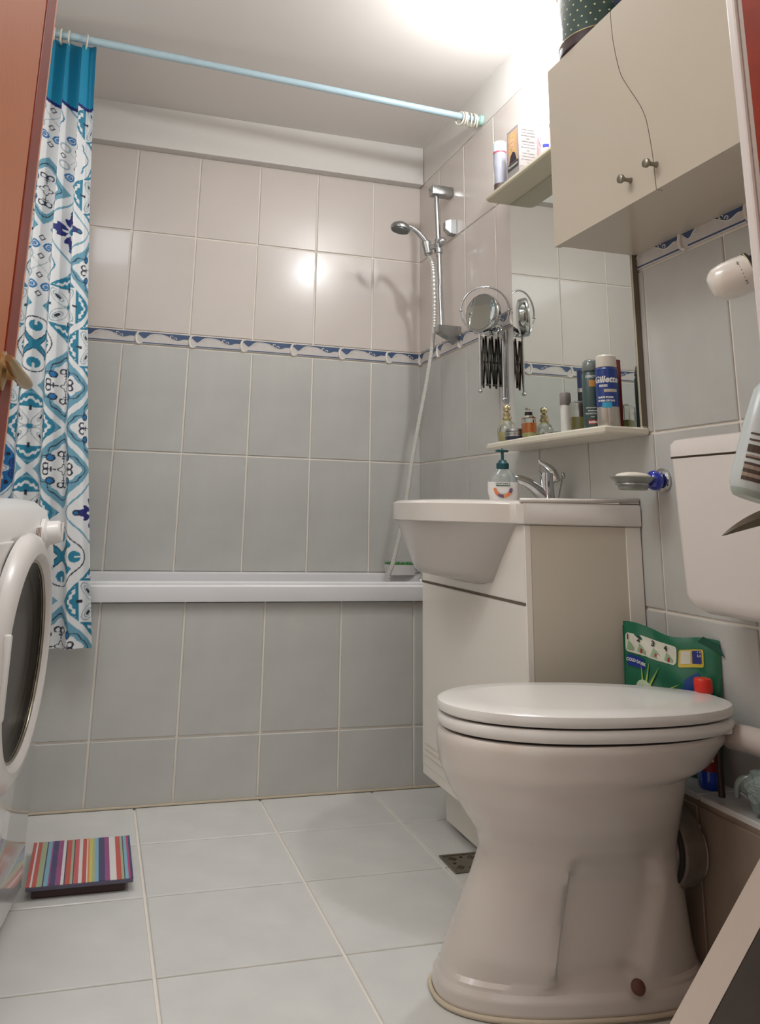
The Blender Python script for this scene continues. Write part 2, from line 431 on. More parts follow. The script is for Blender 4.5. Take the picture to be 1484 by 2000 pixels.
# curtain cloth: pattern computed per vertex (flat print on the fabric)
def curtain():
    NU, NV = 330, 900
    u = np.linspace(0, 1, NU); v = np.linspace(0, 1, NV)       # u: 0 = free (right) edge, v: 0 = top
    U, V = np.meshgrid(u, v)
    ztop = 2.327+.003*np.cos(U*40); zbot = .447-.012*U
    Z = ztop+(zbot-ztop)*V
    xr = -1.392+(.155)*np.clip(V, 0, 1)**1.15 - .012*np.sin(V*PI)          # free edge flares outwards towards the hem
    xl = -1.70-.08*V
    # folds: a broad first panel, then tighter pleats
    ph = 2*PI*(U*6.5) ; amp = (.026-.010*V)*np.clip(U*14, 0, 1)
    X = xr+(xl-xr)*U + .012*np.sin(ph+.8)*(1-.4*V)*np.clip(U*10, 0, 1)
    Y = -.575 + amp*np.sin(ph+.5*np.sin(V*3)) + .006*np.sin(V*5+U*9) - .006
    Z = Z + .010*np.cos(ph+1.2)*np.exp(-V*9)*-1
    # flat cloth coordinates in metres
    s = U*.62; t = 2.36-Z
    # ---- print
    P = .246; c = P/2
    sx = (s+.018)/P; ty = (t-.26+.072)/P
    A = sx+ty; B = ty-sx
    ia, ib = np.floor(A), np.floor(B); fa, fb = A-ia-.5, B-ib-.5
    dx = (fa-fb)/2*2; dy = (fa+fb)/2*2                    # -1..1 inside diamond: |dx|+|dy|<=1
    L1 = np.abs(dx)+np.abs(dy)
    rs_ = np.random.RandomState(11); tb = rs_.choice([0, 1, 1, 2, 3, 4, 5, 0], (9, 7)); h = tb[(ia % 9).astype(int), (ib % 7).astype(int)]
    r = np.hypot(dx, dy); th = np.arctan2(dy, dx); p, q = np.abs(dx), np.abs(dy)
    hi, lo = np.maximum(p, q), np.minimum(p, q)
    col = {k: np.array(s2l(v_)) for k, v_ in dict(w=(.86, .86, .86), k=(.10, .12, .20), n=(.10, .12, .42), te=(.10, .47, .58), bl=(.08, .42, .64), sb=(.40, .60, .68), g=(.60, .66, .68), top=(.02, .52, .66)).items()}
    C = np.zeros(U.shape+(3,)); C[:] = col['w']
    def put(m, k): C[m] = col[k]
    # scalloped radius
    def line(d, w_): return np.abs(d) < w_
    for ty_ in range(6):
        M = h == ty_
        if ty_ == 0:      # steel frame, white quatrefoil, black curls and blue buds
            put(M, 'sb'); rq = .50+.10*np.cos(4*th)+.03*np.cos(12*th)
            put(M & line(r-rq-.09, .014), 'k'); put(M & (r < rq), 'w')
            for (a_, b_) in ((.34, .0),):
                d = np.hypot(hi-.36, lo-.07); put(M & line(d-.065, .018) & (hi > .30), 'k')
                put(M & (lo < .014) & (hi > .16) & (hi < .42), 'k'); put(M & line(hi-.26, .012) & (lo < .06), 'k')
            d = np.hypot(p-.27, q-.27); put(M & (d < .075), 'bl'); put(M & line(d-.075, .014), 'k')
            put(M & line(r-(.10+.03*np.cos(4*th)), .014), 'k')
        if ty_ == 1:      # teal corners, petals with outlines
            put(M, 'te'); put(M & (hi < .46), 'w')
            a = (p+q)/1.414; b = (p-q)/1.414
            e = ((a-.30)/.25)**2+(b/.12)**2
            put(M & line(e-1, .16), 'g'); e2 = ((a-.34)/.13)**2+(b/.06)**2; put(M & line(e2-1, .3), 'g'); put(M & (e2 < .35), 'k')
            put(M & (hi < .5) & (hi > .38) & (lo < .03), 'k'); put(M & (r < .06), 'te')
            put(M & (hi > .52) & line(hi+.6*lo-.68-.02*np.sin(lo*60), .035), 'w'); put(M & (hi > .46) & line(hi+.3*lo-.83, .03), 'sb')
        if ty_ == 2:      # white ground, teal cross and tulips in a black outline
            a = (p+q)/1.414; b = np.abs(p-q)/1.414
            put(M & (b < .055) & (a < .48), 'te'); put(M & line(b-.055, .012) & (a < .48) & (a > .08), 'k')
            put(M & (b < .10) & (a > .38) & (a < .47), 'te')
            d = np.hypot(hi-.47, lo)/(.13-.08*(hi-.47)); put(M & (d < 1) & (lo > .02*(hi > .47)), 'te'); put(M & (r < .12), 'te')
            rr_ = .62+.06*np.cos(4*th); put(M & line(r-rr_, .014), 'k')
        if ty_ == 3:      # scrolls and small black diamonds on white
            d = np.hypot(q-.52, p-.14); put(M & line(d-.09, .022), 'bl'); put(M & line(d-.03, .02), 'bl')
            d = np.hypot(p-.27, q-.24); put(M & line(d-.10, .02), 'g')
            put(M & line(p+q-.0, .02), 'g'); put(M & line(p-q, .012) & (r < .3), 'g')
            for cx_, cy_ in ((.30, 0), (0, .25), (0, .72)):
                d = np.abs(p-cx_)+np.abs(q-cy_)*.8; put(M & line(d-.055, .014), 'k')
            put(M & line(r-.62-.04*np.cos(8*th), .018) & (p > q), 'te')
        if ty_ == 4:      # navy flourish on white
            rr_ = .36+.13*np.cos(4*th)+.07*np.cos(12*th); put(M & (r < rr_) & (r > .17+.06*np.cos(8*th)), 'n')
            put(M & (np.hypot(hi-.50, lo) < .055), 'bl'); put(M & line(np.hypot(hi-.5, lo)-.055, .014), 'k'); put(M & (r < .09), 'te')
            put(M & (np.hypot(p-.25, q-.25) < .05), 'w'); put(M & (L1 > .80) & (L1 < .86), 'sb')
        if ty_ == 5:      # blue with navy scrolls and a white flower
            put(M, 'sb'); put(M & (r < .66+.07*np.cos(4*th)), 'bl'); put(M & line(r-.66-.07*np.cos(4*th), .02), 'w')
            d = np.hypot(hi-.47, lo-.13); put(M & line(d-.10, .02), 'n'); put(M & line(d-.04, .02), 'n')
            fr = .27+.05*np.cos(8*th); put(M & (r < fr+.05), 'w'); put(M & line(r-fr, .018), 'g'); put(M & line(r-.12-.03*np.cos(8*th), .014), 'g')
            put(M & (np.hypot(p-.33, q-.33) < .05), 'k')
    put(L1 > .91, 'w')
    put(t < .262, 'n'); put(t < .250, 'top')
    N = NU*NV
    me = bpy.data.meshes.new('curtain_cloth')
    co = np.stack([X, Y, Z], -1).reshape(-1, 3)
    i = np.arange(NV-1)[:, None]*NU+np.arange(NU-1)[None, :]
    F = np.stack([i, i+NU, i+NU+1, i+1], -1).reshape(-1, 4)
    me.vertices.add(N); me.vertices.foreach_set('co', co.ravel()); me.loops.add(F.size); me.loops.foreach_set('vertex_index', F.ravel().astype(np.int32))
    me.polygons.add(len(F)); me.polygons.foreach_set('loop_start', np.arange(0, F.size, 4, dtype=np.int32)); me.polygons.foreach_set('loop_total', np.full(len(F), 4, dtype=np.int32))
    me.update(); me.polygons.foreach_set('use_smooth', [True]*len(F))
    at = me.color_attributes.new('print', 'FLOAT_COLOR', 'POINT')
    at.data.foreach_set('color', np.concatenate([C.reshape(-1, 3), np.ones((N, 1))], 1).ravel())
    m = bpy.data.materials.new('printed_curtain_fabric'); m.use_nodes = True; nt = m.node_tree; b = nt.nodes['Principled BSDF']
    a = nt.nodes.new('ShaderNodeAttribute'); a.attribute_name = 'print'; nt.links.new(a.outputs['Color'], b.inputs['Base Color'])
    b.inputs['Roughness'].default_value = .6; b.inputs['Sheen Weight'].default_value = .1
    o = link('shower_curtain', me, m)
    tag(o, 'shower curtain printed with blue and white ornamental tiles under a plain blue top band', 'shower curtain')
curtain()

# ============================================================ SHOWER SET
rail = thing('shower_rail', 'chrome shower slide rail with brackets on right tiled wall', 'shower rail', (0, -.37, 1.50))
def rp(z): return Vector((-.072, -.34-(2.085-z)*.10*.9, z))
bm = bmesh.new(); tube(bm, [rp(2.085), rp(1.50)], .0105, 18); ob('slide_bar', bm, M_CHROME, rail, smooth='auto')
def bracket(z0, z1, y, curved):
    bm = bmesh.new()
    if not curved:
        box(bm, -.095, -.006, y-.022, y+.022, z0, z1, bev=.005)
    else:
        rings = []
        for k in range(9):
            t = k/8; x = -.006-.09*t; zb = z0+.034*t**1.6
            rings.append([(x, y-.024, z1), (x, y+.024, z1), (x, y+.022, zb), (x, y-.022, zb)])
        loft(bm, rings)
        bmesh.ops.recalc_face_normals(bm, faces=bm.faces)
    return bm
ob('upper_bracket', bracket(2.072, 2.112, -.34, 0), M_CHROMED, rail, smooth='auto')
ob('lower_bracket', bracket(1.475, 1.530, -.392, 1), M_CHROMED, rail, smooth='auto')
sp = rp(1.855)
bm = bmesh.new(); tube(bm, [sp+Vector((0, .002, .028)), sp+Vector((0, -.002, -.028))], .017, 18); sph(bm, sp+Vector((.004, -.026, .012)), .018)
tube(bm, [sp, sp+Vector((-.045, -.01, -.012))], .011, 12); ob('slider', bm, M_CHROME, rail, smooth='auto')
bm = bmesh.new(); A_ = Vector((-.122, -.354, 1.872)); B_ = Vector((-.112, -.356, 1.822)); lathe(bm, [(.016, 0), (.020, .004), (.017, .05), (.013, .054)], A_, B_-A_); ob('holder_socket', bm, M_CHROMED, rail, smooth='auto')
# second small bracket with dark cone
hk = thing('wall_holder', 'small chrome wall holder to the right of the rail slider', 'holder', (0, -.37, 1.93))
bm = bmesh.new()
loft(bm, [[(-.006, -.352, 1.905), (-.006, -.388, 1.905), (-.006, -.388, 1.965), (-.006, -.352, 1.965)], [(-.030, -.352, 1.908), (-.030, -.388, 1.908), (-.030, -.388, 1.962), (-.030, -.352, 1.962)], [(-.05, -.357, 1.925), (-.05, -.383, 1.925), (-.05, -.383, 1.955), (-.05, -.357, 1.955)]])
bmesh.ops.recalc_face_normals(bm, faces=bm.faces); ob('holder_body', bm, M_CHROMED, hk)
# hand shower
hs = thing('hand_shower', 'chrome hand shower with white ribbed hose hanging over the tub', 'shower', (-.20, -.35, 1.85))
bm = bmesh.new()
hp = smooth_path([(-.1125, -.3555, 1.815), (-.120, -.354, 1.865), (-.142, -.352, 1.895), (-.170, -.350, 1.918), (-.192, -.350, 1.926)])
tube(bm, hp, [.010+.0015*math.sin(i/len(hp)*PI) for i in range(len(hp))], 14); ob('handle', bm, M_CHROME, hs, smooth='auto')
bm = bmesh.new(); hd = Vector((-.228, -.352, 1.905)); lathe(bm, [(.030, 0), (.038, .004), (.039, .012), (.034, .022), (.018, .032), (.004, .034)], hd, Vector((.22, -.05, 1)), 32); ob('head', bm, M_CHROMED, hs, smooth='auto')
bm = bmesh.new(); lathe(bm, [(.012, -.001), (.034, -.0015), (.034, .003)], hd-Vector((0, 0, .001)), Vector((.22, -.05, 1)), 32); ob('spray_plate', bm, mat('dark_spray_plate', '4A5350', .35), hs, smooth='auto', label='dark grey spray plate')
hose = smooth_path([(-.112, -.356, 1.815), (-.092, -.352, 1.77), (-.083, -.345, 1.62), (-.086, -.340, 1.50), (-.108, -.335, 1.34), (-.134, -.33, 1.20), (-.166, -.33, 1.03), (-.195, -.33, .847), (-.233, -.33, .687), (-.255, -.325, .60), (-.245, -.31, .40), (-.20, -.29, .27), (-.15, -.27, .40), (-.10, -.25, .60), (-.07, -.25, .685)], 40)
bm = bmesh.new(); tube(bm, hose, [.0072+.0011*(i % 4 < 2) for i in range(len(hose))], 8); ob('hose', bm, mat('pearl_hose', 'CFCDC6', .3, metal=.3), hs, smooth='auto', label='white ribbed hose')

# ============================================================ EXTENDING MIRROR
em = thing('shaving_mirror', 'round chrome extending mirror on folded scissor arm beside wall mirror', 'mirror', (0, -.79, 1.42))
bm = bmesh.new(); box(bm, -.012, -.006, -.775, -.745, 1.20, 1.44, bev=.002); tube(bm, [(-.016, -.76, 1.215), (-.016, -.76, 1.43)], .005, 10)
sph(bm, (-.016, -.76, 1.21), .008); sph(bm, (-.016, -.76, 1.435), .008); ob('wall_mount', bm, M_CHROME, em, smooth='auto')
bm = bmesh.new()
NX = 7
for i in range(NX):
    x0, x1 = -.018-.0115*i, -.018-.0115*(i+1)
    for s_, yy in ((1, -.757), (-1, -.763)):
        za, zb = (1.25, 1.41) if s_ > 0 else (1.41, 1.25)
        if i % 2: za, zb = zb, za
        a, b = Vector((x0, yy, za+.008*(i % 2))), Vector((x1, yy, zb-.006*(i % 2)))
        d = (b-a); n_ = Vector((0, 1, 0)); pr_ = d.cross(n_).normalized()*.0032
        prism(bm, [a+pr_, b+pr_, b-pr_, a-pr_], (0, .0022, 0))
    sph(bm, (x0, -.758, 1.33), .0035, n=8); sph(bm, (x0, -.758, 1.255), .0035, n=8)
ob('scissor_arm', bm, mat('black_chrome', '55544F', .2, metal=.9), em, smooth='auto')
bm = bmesh.new(); tube(bm, [(-.100, -.76, 1.235), (-.100, -.76, 1.445)], .0042, 10); sph(bm, (-.100, -.76, 1.232), .007)
tube(bm, smooth_path([(-.100, -.76, 1.44), (-.096, -.775, 1.455), (-.085, -.785, 1.462)]), .006, 10); lathe(bm, [(.010, 0), (.024, .006), (.026, .02), (.012, .03)], (-.045, -.775, 1.425), (-.4, -.5, .75)); ob('swivel_post', bm, M_CHROME, em, smooth='auto')
mc = Vector((-.086, -.775, 1.500)); ax = Vector((-.42, -.90, -.10)).normalized()
bm = bmesh.new(); torus(bm, mc, ax, .078, .0032, 40, 8); ob('yoke_ring', bm, M_CHROME, em, smooth=True)
fc = mc+Vector((-.022, -.012, -.012)); fa_ = Vector((-.88, -.42, .06)).normalized()
bm = bmesh.new(); lathe(bm, [(.036, -.036), (.060, -.030), (.065, -.014), (.065, -.004), (.062, .0), (.058, .0)], fc, fa_, 40); ob('mirror_housing', bm, M_CHROME, em, smooth='auto')
bm = bmesh.new(); lathe(bm, [(.0575, .0), (.0575, .0012), (.04, .0016), (.01, .0018)], fc, fa_, 40); ob('mirror_disc', bm, M_MIRROR, em, smooth='auto')
X_, Y_, _ = frame(ax)
for sg in (-1, 1):
    bm = bmesh.new(); sph(bm, mc+X_*.078*sg, .006); ob('pivot', bm, M_CHROME, em, smooth=True)

# ============================================================ WALL MIRROR WITH SHELVES
YA, YB_ = -.838, -1.456
wm_ = thing('wall_mirror', 'rectangular wall mirror with cream board and two cream shelves above basin', 'mirror', (0, -1.147, 1.04))
ob('backboard', BOX(-.019, -.0065, YB_, YA, 1.04, 1.868, bev=.001), M_MIRW, wm_)
ob('mirror_pane', BOX(-.0215, -.0192, YB_+.006, YA-.004, 1.056, 1.852), M_MIRROR, wm_)
ob('edge_seam', BOX(-.0206, -.0062, YB_-.0012, YB_-.0002, 1.058, 1.86), M_SEAM, wm_)
def shelf(z0, z1, depth, rad, curved=0):
    pts = [(-.0062, YA+.002), (-.0062, YB_-.004)]
    n = 6; rb = .005
    for i in range(n+1):
        t = math.radians(90*i/n); pts.append((-depth+rb-rb*math.sin(t), YB_-.004+rb-rb*math.cos(t)))
    if curved:
        for i in range(1, 10): pts.append((-depth-curved*math.sin(PI*i/10), YB_+(YA-YB_)*i/10))
    for i in range(n+1):
        t = math.radians(90*i/n); pts.append((-depth+rad-rad*math.cos(t), YA+.002-rad+rad*math.sin(t)))
    b = .004; bm = bmesh.new()
    cx, cy = -depth/2, (YA+YB_)/2
    def ins(k): return [Vector((x+(cx-x)*k/(depth/2) if x < -.02 else x, y+(cy-y)*k/((YA-YB_)/2), 0)) for x, y in pts]
    R = [[p+Vector((0, 0, z)) for p in ins(k)] for k, z in ((b, z0), (0, z0+b), (0, z1-b), (b, z1))]
    loft(bm, R); bmesh.ops.recalc_face_normals(bm, faces=bm.faces); return bm
ob('top_shelf', shelf(1.853, 1.869, .112, .02), M_MIRW, wm_, smooth='auto')
ob('bottom_shelf', shelf(1.037, 1.055, .128, .02, .012), mat('cream_shelf', 'DAD3C2', .3, coat=.2), wm_, smooth='auto')

SZ = 1.0555
GF = 'toiletries on the lower mirror shelf'
def bottle(name, label, cat, c, prof, m, cz=SZ, group=None, n=28, part='body'):
    t = thing(name, label, cat, (c[0], c[1], cz), 0, group)
    bm = bmesh.new(); lathe(bm, [(r, cz+h) for r, h in prof], (c[0], c[1], 0), (0, 0, 1), n); ob(part, bm, m, t, smooth='auto'); return t
def add_lathe(t, part, c, prof, m, cz=SZ, label=None, n=28):
    bm = bmesh.new(); lathe(bm, [(r, cz+h) for r, h in prof], (c[0], c[1], 0), (0, 0, 1), n); return ob(part, bm, m, t, smooth='auto', label=label)
CAMV = Vector((-1.2542, -3.0979, .84))
def face_ang(c): return math.atan2(CAMV.y-c[1], CAMV.x-c[0])
M_TXT = mat('white_print', 'E4E2DC', .4); M_TXTK = mat('black_print', '1B1B1D', .5)
M_GLASS = mat('clear_glass', 'F4F6F2', .03, trans=1, spec=.5)
# blue shaving foam can
c = (-.092, -1.428); r = .0265
t = bottle('shaving_foam_can', 'blue and silver shaving foam can with clear cap, last on the lower mirror shelf', 'can', c, [(r-.002, 0), (r, .003), (r, .046)], mat('silver_can', 'B8B2A8', .25, metal=.6), group=GF)
add_lathe(t, 'blue_sleeve', c, [(r+.0002, .046), (r+.0002, .138), (r-.003, .142)], mat('gillette_blue', '12357F', .3, coat=.3), label='royal blue printed sleeve')
add_lathe(t, 'cap', c, [(r-.003, .143), (r-.002, .146), (r-.003, .170), (r-.006, .173)], mat('cloudy_cap', 'D8D0C4', .25), label='cloudy white cap')
a = face_ang(c)
bm = bmesh.new(); text_cyl(bm, 'Gillette', .021, c, r, SZ+.111, a-.05, .0007, .2); text_cyl(bm, 'SERIES', .0075, c, r, SZ+.096, a-.35, .0003); text_cyl(bm, 'SHAVE FOAM', .0062, c, r, SZ+.068, a-.2, .0003); text_cyl(bm, 'SPUMA DE RAS', .0062, c, r, SZ+.060, a-.15, .0003); ob('lettering', bm, M_TXT, t)
bm = bmesh.new(); patch_cyl(bm, c, r, SZ+.081, SZ+.088, a-.3, a+.9); ob('silver_band', bm, mat('beige_band', 'B9AF9E', .3), t)
bm = bmesh.new(); patch_cyl(bm, c, r, SZ+.043, SZ+.056, a-.5, a+.35, lift=.0006); ob('cyan_panel', bm, mat('cyan_print', '2C9CC0', .4), t)
# green grey deodorant can
c = (-.098, -1.372); r = .0228
t = bottle('deodorant_can', 'dark grey green deodorant spray can with orange square on lower mirror shelf', 'can', c, [(r-.002, 0), (r, .003), (r, .134), (r-.003, .140), (r-.004, .142)], mat('deo_green', '39504E', .35, coat=.2), group=GF)
add_lathe(t, 'cap', c, [(r-.002, .1422), (r-.001, .144), (r-.004, .166), (r-.008, .171), (r-.016, .173)], mat('grey_cap', '6E7672', .2, coat=.4), label='grey translucent cap')
a = face_ang(c)
bm = bmesh.new(); text_cyl(bm, 'GEROVITAL', .0085, c, r, SZ+.127, a+.35, .0003)
for k, s_ in enumerate(('anti-perspirant', 'deodorant', 'PROTECTIE 48h', 'men')): text_cyl(bm, s_, .0052, c, r, SZ+.050-.0075*k, a, .0001)
text_cyl(bm, 'active', .0095, c, r+.0003, SZ+.0145, a+.05, .0004); ob('lettering', bm, M_TXT, t)
bm = bmesh.new(); patch_cyl(bm, c, r, SZ+.102, SZ+.118, a-.25, a+.42); ob('orange_square', bm, mat('orange_print', 'C98B42', .4), t)
bm = bmesh.new(); patch_cyl(bm, c, r, SZ+.009, SZ+.020, a-.5, a+.55, lift=.0002); ob('red_band', bm, mat('red_print', '9E2B2E', .4), t)
# red-brown box behind
t = thing('red_carton', 'narrow dark red carton behind the two spray cans', 'box', (-.038, -1.350, SZ), 0, GF)
ob('carton', BOX(-.050, -.030, -1.348, -1.334, SZ, SZ+.184, bev=.0008), mat('red_carton', '8A2A1E', .5), t); ob('flap', BOX(-.050, -.030, -1.348, -1.334, SZ+.1842, SZ+.1852), mat('red_carton', '8A2A1E', .5), t)
# navy deodorant behind
c = (-.060, -1.283); r = .0175
t = bottle('navy_deodorant', 'navy and black roll on deodorant with silver band behind the green bottle', 'bottle', c, [(r-.002, 0), (r, .003), (r, .104)], mat('black_plastic', '16161A', .3), group=GF)
add_lathe(t, 'silver_band', c, [(r+.0006, .104), (r+.0006, .114)], M_CHROMED); add_lathe(t, 'cap', c, [(r, .114), (r, .162), (r-.004, .166)], mat('navy_cap', '1C2B52', .35), label='navy blue cap')
# green glass perfume
t = thing('green_perfume', 'square clear glass bottle with olive perfume before the navy deodorant', 'bottle', (-.095, -1.305, SZ), 0, GF)
a_ = .5
def rbox(cx, cy, hx_, hy_, z0, z1, ang, bev=.002):
    bm = bmesh.new(); box(bm, -hx_, hx_, -hy_, hy_, z0, z1, bev=bev); bmesh.ops.rotate(bm, verts=bm.verts, cent=(0, 0, 0), matrix=Matrix.Rotation(ang, 3, 'Z')); bmesh.ops.translate(bm, verts=bm.verts, vec=(cx, cy, 0)); return bm
ob('glass', rbox(-.095, -1.305, .021, .012, SZ, SZ+.072, -.5), M_GLASS, t, smooth='auto')
ob('liquid', rbox(-.095, -1.305, .0175, .0085, SZ+.004, SZ+.036, -.5, .001), mat('olive_liquid', '8A8448', .2), t); ob('collar', rbox(-.095, -1.305, .012, .008, SZ+.0722, SZ+.077, -.5, .001), M_CHROMED, t)
# grey capped white bottle
c = (-.088, -1.235); r = .0135
t = thing('white_stick', 'white deodorant stick with grey cap between orange and olive bottles', 'bottle', (c[0], c[1], SZ), 0, GF)
bm = bmesh.new(); loft(bm, [[Vector((c[0]+x*.8*k, c[1]+y*k, z)) for x, y in sellipse(0, 0, .016, .013, 28, 2.6)] for z, k in ((SZ, .95), (SZ+.003, 1), (SZ+.060, 1), (SZ+.072, .92), (SZ+.076, .8))]); ob('body', bm, mat('stick_white', 'D5D3CE', .3), t, smooth='auto')
bm = bmesh.new(); loft(bm, [[Vector((c[0]+x*.8*k, c[1]+y*k, z)) for x, y in sellipse(0, 0, .017, .014, 28, 2.6)] for z, k in ((SZ+.076, .9), (SZ+.078, 1), (SZ+.104, .98), (SZ+.108, .88))]); ob('cap', bm, mat('warm_grey_cap', '857F7A', .4), t, smooth='auto', label='warm grey cap')
# small flat jar near the mirror
bottle('flat_jar', 'flat small pale jar at the mirror left of the grey capped stick', 'jar', (-.062, -1.105), [(.016, 0), (.018, .002), (.018, .008)], mat('flat_jar_white', 'CFCBBF', .35), group=GF, part='pot')
t = bpy.data.objects['flat_jar']; add_lathe(t, 'lid', (-.062, -1.105), [(.0185, .0082), (.0185, .015), (.017, .016)], M_CHROMED)
# orange perfume
c = (-.092, -1.048)
t = thing('orange_perfume', 'glass perfume bottle with orange liquid and short black cap', 'bottle', (c[0], c[1], SZ), 0, GF)
bm = bmesh.new(); loft(bm, [[Vector((c[0]+x*k, c[1]+y*k, z)) for x, y in sellipse(0, 0, .017, .024, 28, 3.2)] for z, k in ((SZ, .86), (SZ+.004, .92), (SZ+.045, 1), (SZ+.060, .95), (SZ+.066, .6), (SZ+.068, .4))]); ob('glass', bm, M_GLASS, t, smooth='auto')
bm = bmesh.new(); loft(bm, [[Vector((c[0]+x*k, c[1]+y*k, z)) for x, y in sellipse(0, 0, .0145, .021, 28, 3.2)] for z, k in ((SZ+.018, .90), (SZ+.022, .94), (SZ+.045, 1.0))]); ob('orange_liquid', bm, mat('orange_liquid', 'D97A28', .15, coat=.4), t, smooth='auto')
bm = bmesh.new(); loft(bm, [[Vector((c[0]+x*k, c[1]+y*k, z)) for x, y in sellipse(0, 0, .0145, .021, 28, 3.2)] for z, k in ((SZ+.003, .86), (SZ+.0178, .90))]); ob('yellow_base', bm, mat('yellow_glass', 'C9C98A', .15), t, smooth='auto')
add_lathe(t, 'cap', c, [(.011, .068), (.011, .077)], mat('black_plastic', '16161A', .3)); add_lathe(t, 'clear_stopper', c, [(.009, .0772), (.010, .086), (.005, .090)], M_GLASS)
# round perfume with gold neck
c = (-.085, -.905)
t = bottle('round_perfume', 'round clear perfume bottle with gold tiered neck at left end of lower shelf', 'bottle', c, [(.018, 0), (.026, .006), (.030, .022), (.029, .042), (.021, .060), (.011, .070)], M_GLASS, group=GF)
add_lathe(t, 'liquid', c, [(.016, .003), (.022, .008), (.0255, .020), (.025, .032)], mat('pale_gold_liquid', 'CFC48E', .2))
add_lathe(t, 'gold_neck', c, [(.011, .0702), (.014, .072), (.014, .079), (.009, .081), (.011, .084), (.011, .092), (.006, .094)], mat('pale_gold', 'CDBE9A', .15, metal=.8), label='pale gold tiered neck'); bm = bmesh.new(); sph(bm, (c[0], c[1], SZ+.106), .012); ob('stopper', bm, mat('pale_gold', 'CDBE9A', .15, metal=.8), t, smooth=True)
# cream jar
c = (-.100, -.985)
t = bottle('cream_jar', 'low navy jar with ribbed silver lid at front of lower shelf', 'jar', c, [(0.0264, 0), (0.0297, .002), (0.0304, .010)], mat('navy_jar', '252A44', .3), group=GF, part='pot')
add_lathe(t, 'lid', c, [(0.0317, .0105), (0.0317, .016), (0.0297, .0165), (0.0297, .018), (0.0317, .0185), (0.0317, .024), (0.0290, .026), (0.0304, .027), (0.0297, .033), (0.0264, .034)], M_CHROMED, label='ribbed silver lid')
# ---- top shelf items
TZ = 1.8695; GT = 'toiletries on the top mirror shelf'
c = (-.080, -.893)
t = bottle('clear_bottle', 'clear bottle with pale blue cap and brown liquid left on the top shelf', 'bottle', c, [(.019, 0), (.021, .003), (.020, .06), (.022, .10), (.021, .138)], mat('milky_clear', 'B9BAC6', .2, trans=.35), cz=TZ, group=GT)
add_lathe(t, 'red_band', c, [(.0216, .134), (.0216, .140)], mat('red_band2', 'B24A58', .5), TZ); add_lathe(t, 'cap', c, [(.021, .140), (.021, .172), (.019, .175)], mat('ice_cap', 'C3D2DF', .3), TZ, label='pale blue cap')
add_lathe(t, 'brown_liquid', c, [(.0215, .002), (.0217, .026)], mat('brown_liquid', '4A3A34', .4), TZ)
c = (-.032, -.893)
t = bottle('blue_cap_bottle', 'white bottle with royal blue cap behind the hair dye box', 'bottle', c, [(.015, 0), (.0165, .004), (.0165, .140), (.010, .150)], mat('soft_white', 'C9C9D2', .35), cz=TZ, group=GT)
add_lathe(t, 'cap', c, [(.0135, .1502), (.014, .175), (.0145, .179), (.014, .206), (.012, .209)], mat('royal_cap', '3B3FA8', .35), TZ, label='royal blue cap')
bm = bmesh.new(); patch_cyl(bm, c, .0167, TZ+.03, TZ+.075, face_ang(c)-.5, face_ang(c)+.4); ob('label', bm, mat('label_grey', '8C8E9A', .5), t)
# hair dye box with a portrait of an anonymous woman
t = thing('hair_dye_box', 'silver hair dye carton showing a blonde woman on top shelf', 'box', (-.07, -1.025, TZ), 0, GT)
bx0, bx1, by0, by1, bh = -.106, -.040, -1.062, -.990, .158
rzb = .0
ob('carton', BOX(bx0, bx1, by0, by1, TZ, TZ+bh, bev=.0006), mat('silver_carton', '8A8482', .45, var=.06, vscale=60), t)
def flatpoly(pts, n, lift, face):
    bm = bmesh.new(); vv = []
    for a, b in pts:
        vv.append(bm.verts.new((bx0-lift, by1-a, TZ+b) if face == 'x' else (bx0+a, by0-lift, TZ+b)))
    bm.faces.new(vv); return bm
W_ = by1-by0
ob('photo_ground', flatpoly([(.006, .045), (W_-.004, .045), (W_-.004, .150), (.006, .150)], 0, .0005, 'x'), mat('photo_ground', 'B89A80', .5), t)
def ell(cx, cy, a, b, rot=0, n=20): return [(cx+a*math.cos(2*PI*i/n)*math.cos(rot)-b*math.sin(2*PI*i/n)*math.sin(rot), cy+a*math.cos(2*PI*i/n)*math.sin(rot)+b*math.sin(2*PI*i/n)*math.cos(rot)) for i in range(n)]
ob('hair', flatpoly(ell(.034, .098, .024, .050), 0, .0008, 'x'), mat('blonde_print', 'C7A06A', .5, var=.25, vscale=200), t)
ob('shoulders', flatpoly([(.012, .046), (.060, .046), (.050, .072), (.036, .080), (.022, .070)], 0, .0010, 'x'), mat('dark_top_print', '2B2430', .5), t)
ob('face', flatpoly(ell(.034, .108, .012, .020, .1), 0, .0013, 'x'), mat('skin_print', 'D9A98A', .5), t)
bm = flatpoly(ell(.0295, .112, .0024, .0011), 0, .0016, 'x'); ob('eye', bm, M_TXTK, t); bm = flatpoly(ell(.0385, .112, .0024, .0011), 0, .0016, 'x'); ob('eye', bm, M_TXTK, t)
ob('lips', flatpoly(ell(.034, .0975, .0036, .0016), 0, .0016, 'x'), mat('lip_print', 'A84B4B', .5), t)
ob('name_band', flatpoly([(.002, .024), (W_-.002, .024), (W_-.002, .044), (.002, .044)], 0, .0012, 'x'), mat('charcoal_print', '3C3A3C', .5), t)
bm = bmesh.new(); text_flat(bm, 'Permanent', .0135, (bx0, (by0+by1)/2, TZ+.034), (0, -1, 0), (0, 0, 1), lift=.0018)
ob('lettering', bm, M_TXT, t)
bm = bmesh.new()
for k in range(12): text_flat(bm, ('mode d emploi', 'creme colorante', 'permanent colour', 'soin')[k % 4], .0068, ((bx0+bx1)/2, by0, TZ+.142-.010*k), (1, 0, 0), (0, 0, 1), lift=.0006)
